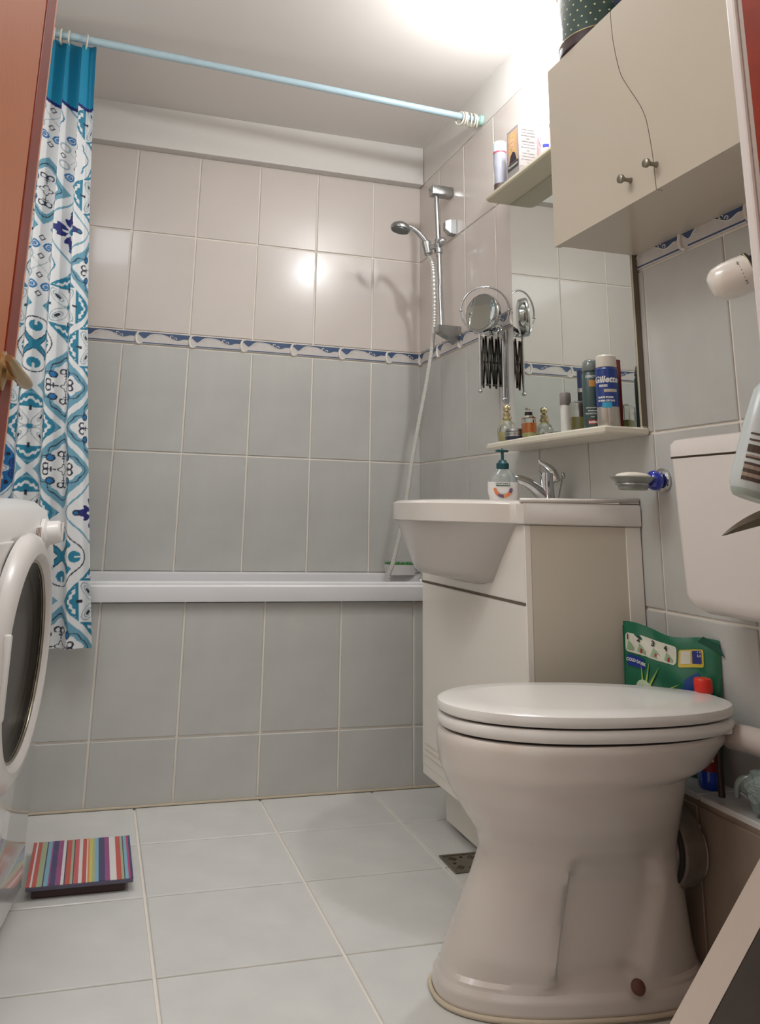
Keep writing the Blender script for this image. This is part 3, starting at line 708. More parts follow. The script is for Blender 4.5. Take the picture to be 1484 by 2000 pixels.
ob('side_lettering', bm, M_TXTK, t); ob('side_panel', BOX(bx0+.003, bx1-.003, by0-.0004, by0, TZ+.02, TZ+.098), mat('light_grey_print', '9A9492', .5), t)
c = (-.060, -1.138); r = .0225
t = bottle('pink_spray_can', 'pink hair spray can with white cap partly behind the wall cabinet', 'can', c, [(r-.002, 0), (r, .003), (r, .138), (r-.003, .142)], mat('pink_can', 'E3AEB2', .35), cz=TZ, group=GT)
add_lathe(t, 'cap', c, [(r-.003, .142), (r-.002, .144), (r-.002, .158), (r-.006, .164)], M_WHITE, TZ, label='white cap'); a = face_ang(c)
bm = bmesh.new(); text_cyl(bm, 'taft', .026, c, r, TZ+.112, a+.15, .0002); ob('lettering', bm, M_TXTK, t)
bm = bmesh.new()
for k in range(5):
    pts = [(c[0]+(r+.0008)*math.cos(a-.2+.9*math.sin(j/8*1.4)*(k-2)/2.2), c[1]+(r+.0008)*math.sin(a-.2+.9*math.sin(j/8*1.4)*(k-2)/2.2), TZ+.03+.007*j) for j in range(8)]
    tube(bm, pts, .0010, 5)
ob('leaf_print', bm, mat('rose_print', 'D46A80', .4), t)
c = (-.085, -1.182); t = bottle('white_tube', 'white tube with tiny blue and red print right of the pink can', 'tube', c, [(.012, 0), (.0135, .003), (.0135, .020), (.012, .11), (.004, .125)], M_WHITE, cz=TZ, group=GT, part='tube')
bm = bmesh.new(); patch_cyl(bm, c, .0137, TZ+.022, TZ+.032, face_ang(c)-.6, face_ang(c)+.8, lift=.0006); ob('print', bm, mat('royal_cap', '3B3FA8', .35), t)

# ============================================================ WALL CABINET
cb = thing('wall_cabinet', 'cream glossy wall cabinet with two doors and curved seam', 'cabinet', (0, -1.765, 1.488))
X0, CY0, CY1, CZ0, CZ1 = -.235, -1.452, -2.075, 1.488, 1.962
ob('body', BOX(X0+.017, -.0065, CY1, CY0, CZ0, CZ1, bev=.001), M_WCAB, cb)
seam = [(1.962, -1.722), (1.92, -1.722), (1.868, -1.727), (1.797, -1.742), (1.755, -1.762), (1.713, -1.786), (1.675, -1.806), (1.638, -1.818), (1.564, -1.828), (1.488, -1.832)]
sy = smooth_path([(0, y, z) for z, y in seam], 6)
g_ = .0012
def cabdoor(side):
    pts = [Vector((X0, p.y+(g_ if side > 0 else -g_), max(CZ0-.003, min(CZ1, p.z)))) for p in sy]
    pts[-1].z = CZ0-.003
    e = CY0+.001 if side > 0 else CY1-.001
    bm = bmesh.new(); fr = []; bk = []
    # quad strips from the seam to the outer edge, plus thickness
    A = [bm.verts.new(p) for p in pts]; B = [bm.verts.new(Vector((X0, e, p.z))) for p in pts]
    A2 = [bm.verts.new(p+Vector((.0165, 0, 0))) for p in pts]; B2 = [bm.verts.new(Vector((X0+.0165, e, p.z))) for p in pts]
    n = len(pts)
    for i in range(n-1):
        bm.faces.new((A[i], B[i], B[i+1], A[i+1])); bm.faces.new((A2[i], A2[i+1], B2[i+1], B2[i])); bm.faces.new((A[i], A[i+1], A2[i+1], A2[i])); bm.faces.new((B[i], B2[i], B2[i+1], B[i+1]))
    bm.faces.new((A[0], A2[0], B2[0], B[0])); bm.faces.new((A[-1], B[-1], B2[-1], A2[-1]))
    bmesh.ops.recalc_face_normals(bm, faces=bm.faces); return bm
for sd, ky in ((1, -1.755), (-1, -1.838)):
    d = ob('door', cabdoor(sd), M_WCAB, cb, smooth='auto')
    bm = bmesh.new(); lathe(bm, [(.0065, 0), (.0045, .006), (.0045, .016), (.0095, .022), (.0095, .028), (.006, .030)], (X0, ky, 1.536), (-1, 0, 0), 20)
    ob('knob', bm, M_STEEL, d, smooth='auto')
bm = bmesh.new(); tube(bm, [Vector((X0+.012, p.y, min(max(p.z, CZ0), CZ1))) for p in sy], .0016, 6); ob('seam_shadow_gap', bm, M_SEAM, cb)
# polka dot tin on cabinet
tc_ = (-.137, -1.548); tz = CZ1
tin = thing('polka_dot_tin', 'round dark green tin with cream polka dots on top of wall cabinet', 'tin', (*tc_, tz))
bm = bmesh.new(); lathe(bm, [(.100, tz+.001), (.104, tz+.004), (.104, tz+.03)], (*tc_, 0), (0, 0, 1), 48); ob('brown_base', bm, mat('plum_brown', '3B2528', .4), tin, smooth='auto', label='plum brown base')
bm = bmesh.new(); lathe(bm, [(.103, tz+.03), (.103, tz+.205), (.100, tz+.208)], (*tc_, 0), (0, 0, 1), 48); ob('tin_wall', bm, mat('bottle_green_tin', '2E4740', .3, coat=.4), tin, smooth='auto')
bm = bmesh.new(); torus(bm, (*tc_, tz+.0315), (0, 0, 1), .1038, .0018, 48, 6); ob('gold_rim', bm, mat('gold_rim', 'B7A57C', .25, metal=.6), tin, smooth=True); bm = bmesh.new(); torus(bm, (*tc_, tz+.188), (0, 0, 1), .1045, .003, 48, 6); ob('gold_rim', bm, mat('gold_rim', 'B7A57C', .25, metal=.6), tin, smooth=True)
bm = bmesh.new(); lathe(bm, [(.1055, tz+.190), (.1055, tz+.212), (.100, tz+.216), (.02, tz+.217)], (*tc_, 0), (0, 0, 1), 48); ob('lid', bm, mat('bottle_green_tin', '2E4740', .3, coat=.4), tin, smooth='auto')
bm = bmesh.new()
for rrow in range(7):
    zz = tz+.048+rrow*.021
    for k in range(30):
        a = 2*PI*(k+.5*(rrow % 2))/30; X3 = Vector((-math.sin(a), math.cos(a), 0)); N3 = Vector((math.cos(a), math.sin(a), 0))
        cc = Vector((tc_[0], tc_[1], zz))+N3*.1034
        vv = [bm.verts.new(cc+X3*.0026*math.cos(2*PI*j/8)+Vector((0, 0, .0026*math.sin(2*PI*j/8)))) for j in range(8)]
        bm.faces.new(vv)
ob('dots', bm, mat('cream_dot', 'D9D3A8', .4), tin)
# navy bag
bag = thing('navy_bag', 'crumpled navy blue bag beside the tin on the cabinet', 'bag', (-.15, -1.750, CZ1))
def crumple(bm, amp, sc, seed=0):
    from mathutils import noise
    for v in bm.verts:
        n3 = noise.noise_vector(v.co*sc+Vector((seed, seed*2, 0))); v.co += n3*amp
bm = bmesh.new(); bmesh.ops.create_icosphere(bm, subdivisions=4, radius=1)
for v in bm.verts: v.co = Vector((-.145+v.co.x*.080, -1.745+v.co.y*.085, CZ1+.075+v.co.z*.070))
crumple(bm, .014, 22)
for v in bm.verts: v.co.z = max(v.co.z, CZ1+.001)
ob('bag_body', bm, mat('navy_fabric', '1D2540', .6), bag, smooth=True)
bm = bmesh.new(); torus(bm, (-.17, -1.76, CZ1+.125), (.3, 1, 0), .035, .005, 24, 8); ob('strap', bm, mat('navy_fabric', '1D2540', .6), bag, smooth=True)

# ============================================================ WALL LAMP (the room's light)
lp = thing('wall_lamp', 'white porcelain wall lamp shining beside the polka dot tin', 'lamp', (0, -1.262, 2.215))
LC = Vector((-.004, -1.262, 2.215))
bm = bmesh.new(); lathe(bm, [(.050, 0), (.050, .012), (.040, .020), (.038, .034), (.030, .040), (.026, .052)], LC, (-1, 0, -.05), 32); ob('lamp_base', bm, M_WHITE, lp, smooth='auto')
bm = bmesh.new(); torus(bm, LC+Vector((-.026, 0, 0)), (1, 0, 0), .040, .003, 32, 8); ob('base_ring', bm, mat('lamp_cream', 'D9CDB8', .4), lp, smooth=True)
bm = bmesh.new(); lathe(bm, [(.013, 0), (.014, .018), (.020, .03), (.029, .045), (.030, .058), (.022, .076), (.008, .083)], LC+Vector((-.05, 0, 0)), (-1, 0, 0), 28)
ob('bulb', bm, mat('lit_bulb', 'FFFFFF', .4, emit='FFF6EC', es=4), lp, smooth=True, label='lit frosted bulb')
ld = bpy.data.lights.new('bulb_light', 'POINT'); ld.energy = LAMP_W; ld.color = (.94, .975, 1); ld.shadow_soft_size = .032
lo = bpy.data.objects.new('bulb_light', ld); COL.objects.link(lo); lo.location = (-.185, -1.262, 2.205)
hd_ = bpy.data.lights.new('hall_fill', 'AREA'); hd_.energy = HALL_W; hd_.color = (1, .86, .72); hd_.shape = 'SQUARE'; hd_.size = .7  # added warm fill from the hall side, stands in for an unseen lamp
ho = bpy.data.objects.new('hall_fill', hd_); COL.objects.link(ho); ho.location = (-1.0, -3.30, 2.38)

# ============================================================ VANITY + BASIN
VY0, VY1, VX = -.795, -1.405, -.315
va = thing('vanity_cabinet', 'cream vanity cabinet under the washbasin', 'cabinet', (-.16, -1.10, 0))
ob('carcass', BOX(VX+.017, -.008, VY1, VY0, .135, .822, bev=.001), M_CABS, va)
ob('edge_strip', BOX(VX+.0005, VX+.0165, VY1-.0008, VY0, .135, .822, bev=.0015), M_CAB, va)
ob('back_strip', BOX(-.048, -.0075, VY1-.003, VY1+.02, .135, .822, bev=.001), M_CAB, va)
# upper front with the cut out following the bowl
def fpan(z0, z1, cut=None):
    ys = np.linspace(VY1+.002, VY0-.002, 49); bm = bmesh.new(); fr = []
    for y in ys:
        top = z1 if cut is None else min(z1, cut(y)); fr.append((y, z0, top))
    A = [[bm.verts.new((VX-.0005-(.0 if k < 2 else .0)+(0 if k < 2 else .017), y, (a if k % 2 == 0 else b))) for k in range(4)] for y, a, b in fr]
    for p, q in zip(A[:-1], A[1:]):
        bm.faces.new((p[0], q[0], q[1], p[1])); bm.faces.new((p[2], p[3], q[3], q[2])); bm.faces.new((p[1], q[1], q[3], p[3])); bm.faces.new((p[0], p[2], q[2], q[0]))
    bm.faces.new((A[0][0], A[0][1], A[0][3], A[0][2])); bm.faces.new((A[-1][0], A[-1][2], A[-1][3], A[-1][1]))
    bmesh.ops.recalc_face_normals(bm, faces=bm.faces); return bm
YC = -1.095
ob('upper_front', fpan(.652, .822), M_CAB, va)
ob('front_gap', BOX(VX-.0022, VX+.014, VY1+.002, VY0-.002, .6460, .6515), M_SEAM, va)
dr = ob('door', BOX(VX-.001, VX+.016, VY1+.001, VY0-.001, .160, .6455, bev=.002), M_CAB, va)
bm = bmesh.new()
for z in (.185, .200, .215): box(bm, VX-.0022, VX-.001, VY1+.02, VY0-.02, z, z+.003)
ob('groove', bm, M_CABS, dr)
bm = bmesh.new(); tube(bm, smooth_path([(VX-.001, -.965, .368), (VX-.022, -.967, .368), (VX-.024, -1.02, .368), (VX-.024, -1.075, .368), (VX-.022, -1.085, .368), (VX-.001, -1.087, .368)]), .005, 10); ob('handle', bm, M_CHROMED, dr, smooth=True)
ob('plinth', BOX(VX+.070, VX+.088, VY1+.002, VY0-.002, .012, .136), M_CAB, va); 
ob('plinth_side', BOX(VX+.088, -.02, VY1+.002, VY1+.018, .012, .136), M_CABS, va)
for (x, y) in ((VX+.11, VY0-.03), (VX+.11, VY1+.04), (-.04, VY0-.03), (-.04, VY1+.03)):
    bm = bmesh.new(); lathe(bm, [(.016, 0.0), (.016, .006), (.009, .009), (.009, .135)], (x, y, 0)); ob('foot', bm, M_DARK, va, smooth='auto')
# washbasin: slab with bow front + belly
bs = thing('washbasin', 'white ceramic washbasin with bowed front on vanity', 'basin', (-.2, YC, .822))
def outline(z, sl=0, bow=.163, inset=0):
    x0 = VX-.016+inset; pts = []
    pts += [(-.008, VY1-.008+inset), (x0+.012, VY1-.008+inset), (x0, VY1+.004+inset)]
    n = 28; yL, yR = VY1+.035+inset, VY0-.03-inset
    for i in range(n+1):
        y = yL+(yR-yL)*i/n; s = (y-(yL+yR)/2)/((yR-yL)/2)
        pts.append((x0-(bow-inset)*max(0, 1-abs(s)**2.6)**.9, y))
    pts += [(x0, VY0-.004-inset), (x0+.012, VY0+.008-inset), (-.008, VY0+.008-inset)]
    return [Vector((x, y, z)) for x, y in pts]
bm = bmesh.new()
def bowl_ring(z, k):   # inside bowl
    return [Vector((-.245+.165*k*math.cos(2*PI*i/35+PI), YC+.215*k*math.sin(2*PI*i/35+PI)*-1, z)) for i in range(35)]
R0 = outline(.823, inset=.003)
loft(bm, [R0, outline(.826), outline(.868), outline(.874, inset=.004), outline(.876, inset=.010)], True, True)
bmesh.ops.recalc_face_normals(bm, faces=bm.faces)
ob('basin_slab', bm, M_CERAM, bs, smooth='auto')
bm = bmesh.new()
loft(bm, [[Vector((-.27+.17*math.cos(a)*k, YC+.215*math.sin(a)*k, z)) for a in [2*PI*i/40 for i in range(40)]] for k, z in ((1, .8765), (.985, .8785), (.96, .8765), (.955, .876))], False, False)
ob('bowl_rim', bm, M_CERAM, bs, smooth=True)
ob('bowl_hollow', (lambda b: (lathe(b, [(.02, 0), (.1, .0002)], (-.27, YC, .8763), (0, 0, 1)), b)[1])(bmesh.new()), M_DARK if 0 else M_CERAM, bs)
# raised back ledge
bm = bmesh.new(); loft(bm, [[(x, y, z) for x, z in ((-.008, .876), (-.060, .876), (-.050, .884), (-.030, .890), (-.008, .891))] for y in (VY1-.004, VY1+.01, VY0-.01, VY0+.004)]); bmesh.ops.recalc_face_normals(bm, faces=bm.faces); ob('back_ledge', bm, M_CERAM, bs, smooth='auto')
bm = bmesh.new(); tube(bm, [(-.010, VY1-.003, .885), (VX*.5, VY1-.003, .880), (VX-.01, VY1-.003, .877)], .005, 8); ob('side_lip', bm, M_CERAM, bs, smooth=True)
# belly below the slab: rings shrinking downwards
bm = bmesh.new(); rings = []
for t_ in np.linspace(0, 1, 15):
    z = .8235-.150*t_; hw_ = .278-.135*t_**.95 - .05*max(0, t_-.93)/.07; bow = .163*(1-.20*t_) - .10*max(0, t_-.85)/.15*1.0 - .02*t_
    ring_ = [Vector((VX+.003, YC-hw_, z))]
    for i in range(25):
        s = -1+2*i/24; ring_.append(Vector((VX-.010-bow*max(0, 1-abs(s)**2.2)**.8, YC+hw_*s*.985, z)))
    ring_.append(Vector((VX+.003, YC+hw_, z))); rings.append(ring_)
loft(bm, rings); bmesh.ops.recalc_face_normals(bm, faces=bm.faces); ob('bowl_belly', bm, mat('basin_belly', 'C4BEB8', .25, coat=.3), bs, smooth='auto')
# faucet
fa = thing('basin_tap', 'chrome single lever basin mixer tap behind the soap bottle', 'tap', (-.085, -1.12, .891))
bm = bmesh.new(); fx0, fy0 = -.088, -1.125
lathe(bm, [(.026, .8765), (.026, .884), (.021, .892), (.020, .925), (.022, .945), (.021, .958)], (fx0, fy0, 0)); ob('tap_body', bm, M_CHROME, fa, smooth='auto')
bm = bmesh.new(); P_ = smooth_path([(fx0+.004, fy0, .885), (fx0-.020, fy0+.002, .905), (fx0-.048, fy0+.004, .925), (fx0-.078, fy0+.006, .937), (fx0-.100, fy0+.007, .938)])
tube(bm, P_, [.021-.011*i/len(P_) for i in range(len(P_))], 14); lathe(bm, [(.011, 0), (.0115, .012), (.008, .013)], (fx0-.100, fy0+.007, .940), (-.25, 0, -1)); ob('spout', bm, M_CHROME, fa, smooth='auto')
bm = bmesh.new(); P_ = smooth_path([(fx0+.022, fy0-.012, .935), (fx0+.016, fy0-.004, .962), (fx0, fy0, .978), (fx0-.020, fy0+.004, .990)])
tube(bm, P_, [.014, .0145, .0145]+[.0145-.010*i/(len(P_)-3) for i in range(len(P_)-3)], 12); ob('lever', bm, M_CHROME, fa, smooth=True)
bm = bmesh.new(); tube(bm, [(fx0+.034, fy0-.004, .893), (fx0+.040, fy0-.016, .945)], .0022, 8); sph(bm, (fx0+.042, fy0-.018, .952), .005, .005, .009); ob('plug_pull', bm, M_CHROMED, fa, smooth='auto')
# soap pump bottle
sc_ = Vector((-.215, -1.118, .8765))
so = thing('soap_dispenser', 'liquid soap bottle with dark teal pump standing on washbasin', 'bottle', sc_)
def sring(z, a, b, p=2.3): return [Vector((sc_.x+x, sc_.y+y, sc_.z+z*1.06)) for x, y in sellipse(0, 0, b*1.15, a*1.22, 36, p)]
Q = Matrix.Rotation(math.radians(62), 3, 'Z')
def rotq(bm): bmesh.ops.rotate(bm, verts=bm.verts, cent=sc_, matrix=Q); return bm
bm = bmesh.new(); loft(bm, [sring(0, .026, .016), sring(.004, .029, .018), sring(.025, .0335, .0195), sring(.050, .0330, .0190)]); ob('soap_level', rotq(bm), mat('milky_soap', 'E3DFDC', .3, coat=.3), so, smooth='auto', label='milky white soap')
bm = bmesh.new(); loft(bm, [sring(.0502, .0330, .0190), sring(.062, .029, .0175), sring(.078, .018, .013), sring(.084, .011, .011)]); ob('clear_shoulder', rotq(bm), mat('clear_plastic', 'C4CBC8', .08, trans=.6), so, smooth='auto')
bm = bmesh.new(); lathe(bm, [(.015, .087), (.017, .091), (.017, .102), (.012, .106), (.009, .112), (.004, .113), (.004, .134)], sc_); box(bm, sc_.x-.018, sc_.x+.016, sc_.y-.006, sc_.y+.006, sc_.z+.133, sc_.z+.139, bev=.0015); lathe(bm, [(.004, .139), (.001, .144)], sc_); ob('pump', bm, mat('teal_plastic', '0F4A50', .35), so, smooth='auto', label='dark teal pump head')
lv = Vector((math.sin(.35)*-1, -math.cos(.35), 0)); 
nrm = Vector((-math.cos(.35)*1, math.sin(.35), 0))
# label faces the camera along the wide side of the bottle
dv = (Vector((CAMV.x, CAMV.y, 0))-Vector((sc_.x, sc_.y, 0))).normalized(); uxv = Vector((-dv.y, dv.x, 0))
LB = sc_+dv*.0240+Vector((0, 0, .030))
def lpatch(pts, lift): 
    bm = bmesh.new(); bm.faces.new([bm.verts.new(LB+uxv*x+Vector((0, 0, y))+dv*lift-dv*(x*x*6.5)) for x, y in pts]); return bm
ob('label_green', lpatch([(-.018, .012), (.018, .012), (.018, .020), (-.018, .020)], .001), mat('label_green', '1E5A44', .4), so)
bm = bmesh.new(); text_flat(bm, 'PALMOLIVE', .0066, LB+Vector((0, 0, .0158))+dv*.0012, uxv, (0, 0, 1), .0002); ob('lettering', bm, M_TXT, so)
fc_ = ['E08A4A', 'DE7A50', '6A5570', '5A4A68', '8E3238', 'A23A36', 'D07060']
for i in range(13):
    a = PI*(1.05+.9*i/12); cx_, cy_ = .021*math.cos(a), .006+.024*math.sin(a)*.85
    ob('fruit_print', lpatch(ell(cx_, cy_, .0042, .0045, i), .001+.0001*i), mat('fruit%d' % (i % 7), fc_[min(6, i*7//13)], .4), so)
# soap dish on the wall
sd = thing('soap_dish', 'glass soap dish on blue ball holder with chrome rosette', 'soap dish', (0, -1.50, .92))
bm = bmesh.new(); lathe(bm, [(.027, 0), (.027, .005), (.020, .009)], (-.0065, -1.50, .930), (-1, 0, 0)); ob('rosette', bm, M_CHROME, sd, smooth='auto')
bm = bmesh.new(); sph(bm, (-.030, -1.50, .929), .019, .023, .023); ob('blue_ball', bm, mat('cobalt_ball', '1C2FA0', .12, coat=.6), sd, smooth=True, label='cobalt blue ball')
bm = bmesh.new(); tube(bm, [(-.040, -1.50, .923), (-.060, -1.50, .919)], .006, 10); torus(bm, (-.090, -1.50, .918), (0, 0, 1), .034, .003, 32, 8); ob('holder_arm', bm, M_CHROMED, sd, smooth=True)
bm = bmesh.new(); loft(bm, [[Vector((-.088+x, -1.50+y, z)) for x, y in sellipse(0, 0, a, b, 36, 2.2)] for a, b, z in ((.030, .022, .905), (.033, .026, .907), (.036, .029, .920), (.054, .038, .934), (.052, .036, .9335), (.034, .026, .922), (.02, .015, .921))]); ob('glass_dish', bm, mat('frosted_glass', 'BFC3BC', .2, trans=.55), sd, smooth='auto')
soap = ob('soap_bar', (lambda b: (sph(b, (-.086, -1.50, .936), .044, .027, .010, 24), b)[1])(bmesh.new()), mat('cream_soap', 'E3DACB', .4), smooth=True); tag(soap, 'cream soap bar lying in the glass dish', 'soap')

# ============================================================ CISTERN AND FLUSH PIPE
cs = thing('cistern', 'white plastic wall mounted toilet cistern', 'cistern', (-.07, -1.88, .67))
def cring(x0, y0, y1, z, r=.02): return [Vector((x, y, z)) for x, y in rrect(x0, -.0065, y0, y1, min(r, .03), 5)]
bm = bmesh.new(); loft(bm, [cring(-.110, -2.04, -1.725, .668), cring(-.128, -2.05, -1.708, .680), cring(-.136, -2.055, -1.700, .70), cring(-.142, -2.06, -1.692, .962, .022)]); ob('tank', bm, mat('cistern_plastic', 'E8E0DA', .3, coat=.2), cs, smooth='auto')
ob('lid_gap', BOX(-.138, -.01, -2.055, -1.697, .962, .966), M_SEAM, cs)
bm = bmesh.new(); loft(bm, [cring(-.145, -2.063, -1.689, .966, .024), cring(-.145, -2.063, -1.689, .990, .024), cring(-.139, -2.058, -1.695, .999, .024), cring(-.125, -2.04, -1.71, 1.003, .024)]); ob('lid', bm, mat('cistern_plastic', 'CFC3BD', .3, coat=.2), cs, smooth='auto')
fp = thing('flush_pipe', 'white flush pipe curving from cistern to toilet back', 'pipe', (-.07, -1.88, .40))
bm = bmesh.new(); tube(bm, smooth_path([(-.075, -1.875, .668), (-.075, -1.878, .56), (-.073, -1.878, .47), (-.070, -1.860, .462), (-.060, -1.82, .452), (-.058, -1.76, .448), (-.062, -1.715, .445)], 8), .024, 16); ob('bent_tube', bm, M_PIPE, fp, smooth='auto')
bm = bmesh.new(); lathe(bm, [(.026, 0), (.028, .004), (.028, .03), (.023, .034)], (-.075, -1.875, .634)); ob('coupling_nut', bm, M_WHITE, fp, smooth='auto')

# ============================================================ LEDGE BEHIND TOILET
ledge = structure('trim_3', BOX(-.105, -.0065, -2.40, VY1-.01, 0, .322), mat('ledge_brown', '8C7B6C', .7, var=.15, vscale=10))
for a in range(4):
    y1_ = VY1-.012-.25*a; y0_ = max(y1_-.25, -2.40)
    tile(ledge, M_FLOOR, (-.1085, y0_, .322), (1, 0, 0), (0, 1, 0), (0, 0, 1), .102, y1_-y0_, th=.010)
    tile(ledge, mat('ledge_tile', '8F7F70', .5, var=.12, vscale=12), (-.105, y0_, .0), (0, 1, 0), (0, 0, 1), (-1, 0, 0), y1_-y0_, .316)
LZ = .3322

# ============================================================ TOILET
ROT = -.15; TC = Vector((-.322, -1.645, 0))
wc = thing('toilet', 'cream white floor standing toilet with closed lid', 'toilet', TC, ROT)
def T(x, y, z): return Vector((x, y, z))
prof = [  # z, front x, back x, half width, y shift
    (.000, -.285, .225, .108), (.012, -.288, .228, .111), (.030, -.287, .226, .109), (.040, -.280, .215, .102), (.085, -.268, .200, .104), (.140, -.245, .190, .097), (.200, -.222, .180, .093),
    (.245, -.207, .172, .095), (.275, -.214, .170, .106), (.310, -.240, .172, .126), (.350, -.267, .178, .139), (.386, -.283, .184, .144), (.391, -.285, .205, .149), (.400, -.287, .226, .150), (.420, -.291, .245, .148), (.440, -.293, .262, .147), (.452, -.290, .262, .145), (.456, -.284, .258, .141)]
zs = [p[0] for p in prof]
def lerp_prof(z):
    return [float(np.interp(z, zs, [p[k] for p in prof])) for k in (1, 2, 3)]
bm = bmesh.new(); rings = []; NZ = 70; NN = 120
for z in sorted(set(list(np.linspace(0, .456, NZ))+[.012, .030, .040])):
    f_, b_, hw_ = lerp_prof(z); kz = max(0, min(1, (z-.20)/.18)); kz = kz*kz*(3-2*kz); cx_ = (f_+hw_*1.35)*kz+(f_+b_)/2*(1-kz); ring_ = []
    sh = .066*(1-z/.456)   # pedestal sits slightly further back than the rim
    for x, y in sellipse(cx_, sh, cx_-f_, hw_, NN, 2.15+.35*(z < .05), b_-cx_):
        # concave side facets of the pedestal
        if .035 < z < .30:
            xa = -.115+.05*(z/.3); xb = .02+.10*(z/.3) if z < .2 else .087-.25*(z-.2)
            wgt = max(0, min(1, (x-xa)/.012))*max(0, min(1, (xb+.03-x)/.03))*min(1, (z-.035)/.03)*max(0, min(1, (.27-z)/.06))
            y = sh+(y-sh)*(1-.22*wgt)
        ring_.append(T(x, y, z))
    rings.append(ring_)
loft(bm, rings); bmesh.ops.recalc_face_normals(bm, faces=bm.faces)
ob('bowl', bm, M_WCCER, wc, world=False, smooth='auto')
def lidring(z, k, extra=0): return [T(x, y, z) for x, y in sellipse(-.05, 0, (.244+extra)*k, .143*k+extra*.5, 72, 2.15, (.333+extra)*k)]
bm = bmesh.new(); loft(bm, [lidring(.4605, .975), lidring(.463, .99), lidring(.470, 1.0), lidring(.478, .99), lidring(.4815, .97)]); ob('seat', bm, M_SEAT, wc, world=False, smooth='auto')
bm = bmesh.new(); loft(bm, [lidring(.456, .93), lidring(.4606, .93)]); ob('seat_gap', bm, M_DARK, wc, world=False, label='dark gap under the seat')
bm = bmesh.new(); loft(bm, [lidring(.4815, .93), lidring(.4856, .93)]); ob('lid_gap', bm, M_DARK, wc, world=False, label='dark gap under the lid')
bm = bmesh.new(); loft(bm, [lidring(.4856, .98), lidring(.489, .998), lidring(.496, 1.002), lidring(.503, .99), lidring(.507, .95), lidring(.5085, .7), lidring(.509, .3)]); ob('lid', bm, M_SEAT, wc, world=False, smooth='auto')
bm = bmesh.new()
for s_ in (-1, 1): box(bm, .215, .248, s_*.055-.016, s_*.055+.016, .456, .482, bev=.005)
ob('hinge', bm, M_SEAT, wc, world=False, smooth='auto')
bm = bmesh.new(); tube(bm, [T(.222, -.060, .350), T(.222, -.060, .440)], .006, 12); ob('hinge_bolt', bm, mat('dark_bolt', '3A2C26', .4, metal=.6), wc, world=False, smooth='auto', label='dark hinge bolt')
bm = bmesh.new(); lathe(bm, [(.062, 0), (.060, .03), (.055, .10)], T(.12, .045, .245), (1, -.0, -.12), 32); ob('outlet', bm, M_WCCER, wc, world=False, smooth='auto')
bm = bmesh.new(); lathe(bm, [(.012, 0), (.012, .006), (.006, .010)], T(.045, -.048, .052), (0, -1, .35)); ob('floor_bolt', bm, mat('rusty_bolt', '6A4436', .6), wc, world=False, smooth='auto', label='rusty floor bolt')
bm = bmesh.new(); cr = [T(x, y, .004) for x, y in sellipse(-.030, .066, .2605, .1135, 96, 2.5, .2585)]; tube(bm, cr+[cr[0]], .0045, 6); ob('caulk_bead', bm, M_CAULK, wc, world=False, smooth=True)
dc = thing('drain_connector', 'dirty grey rubber waste collar joining toilet to ledge', 'pipe', (-.14, -1.63, .2))
bm = bmesh.new(); lathe(bm, [(.066, 0), (.074, .006), (.074, .022), (.070, .03), (.070, .05)], (-.172, -1.628, .240), (1, .02, -.05), 36); ob('collar', bm, mat('dirty_rubber', '756A5F', .7, var=.2, vscale=30), dc, smooth='auto')
bm = bmesh.new(); torus(bm, (-.1725, -1.628, .240), (1, .02, -.05), .066, .005, 36, 8); ob('lip_seal', bm, M_DARK, dc, smooth=True)

# ---- things on the ledge
# pouch
po = thing('detergent_pouch', 'green detergent pouch with washing steps panel behind the toilet', 'pouch', (-.09, -1.55, LZ))
PA, PB = Vector((-.098, -1.436, 0)), Vector((-.016, -1.642, 0)); pu = (PB-PA).normalized(); pn = Vector((pu.y, -pu.x, 0));  pn = pn if pn.x < 0 else -pn
PW = (PB-PA).length
def ptop(s): return .612-.016*s+.006*math.sin(s*8+.5)
def pp(s, t, lift=0):   # s,t in 0..1 -> point on the pouch face
    z = LZ+.001+(ptop(s)-LZ)*t; bulge = .017*math.sin(PI*min(1, max(0, s)))**.6*(math.sin(PI*min(1, t*.93+.03))**.7)
    wob = .003*math.sin(s*17+t*5)+.002*math.sin(t*23+s*7)
    lean = .010*t
    return PA+pu*(PW*(s*(1-.04*(1-t))+.01))+pn*(bulge+wob*min(1, 4*min(s, 1-s))*(1 if t > .04 else 0)+lift-lean)+Vector((0, 0, z))
bm = bmesh.new(); G1, G2 = 40, 40; A = [[bm.verts.new(pp(i/G1, j/G2)) for i in range(G1+1)] for j in range(G2+1)]
def back(i, j):
    p = pp(i/G1, j/G2); q = PA+pu*((p-PA).dot(pu)); b = .010*math.sin(PI*i/G1)**.6*math.sin(PI*min(1, j/G2*.93+.03))**.7
    return Vector((q.x, q.y, p.z))-pn*(b*.6+.010*j/G2)
B = [[A[j][i] if i in (0, G1) or j == G2 else bm.verts.new(back(i, j)) for i in range(G1+1)] for j in range(G2+1)]
for j in range(G2):
    for i in range(G1):
        bm.faces.new((A[j][i], A[j][i+1], A[j+1][i+1], A[j+1][i]))
        if len({B[j][i], B[j][i+1], B[j+1][i+1], B[j+1][i]}) == 4 and not (j == G2): 
            try: bm.faces.new((B[j][i], B[j+1][i], B[j+1][i+1], B[j][i+1]))
            except ValueError: pass
bmesh.ops.recalc_face_normals(bm, faces=bm.faces); ob('pouch_body', bm, mat('green_foil', '0F6648', .32, coat=.3, bump=.3, bscale=25), po, smooth='auto')
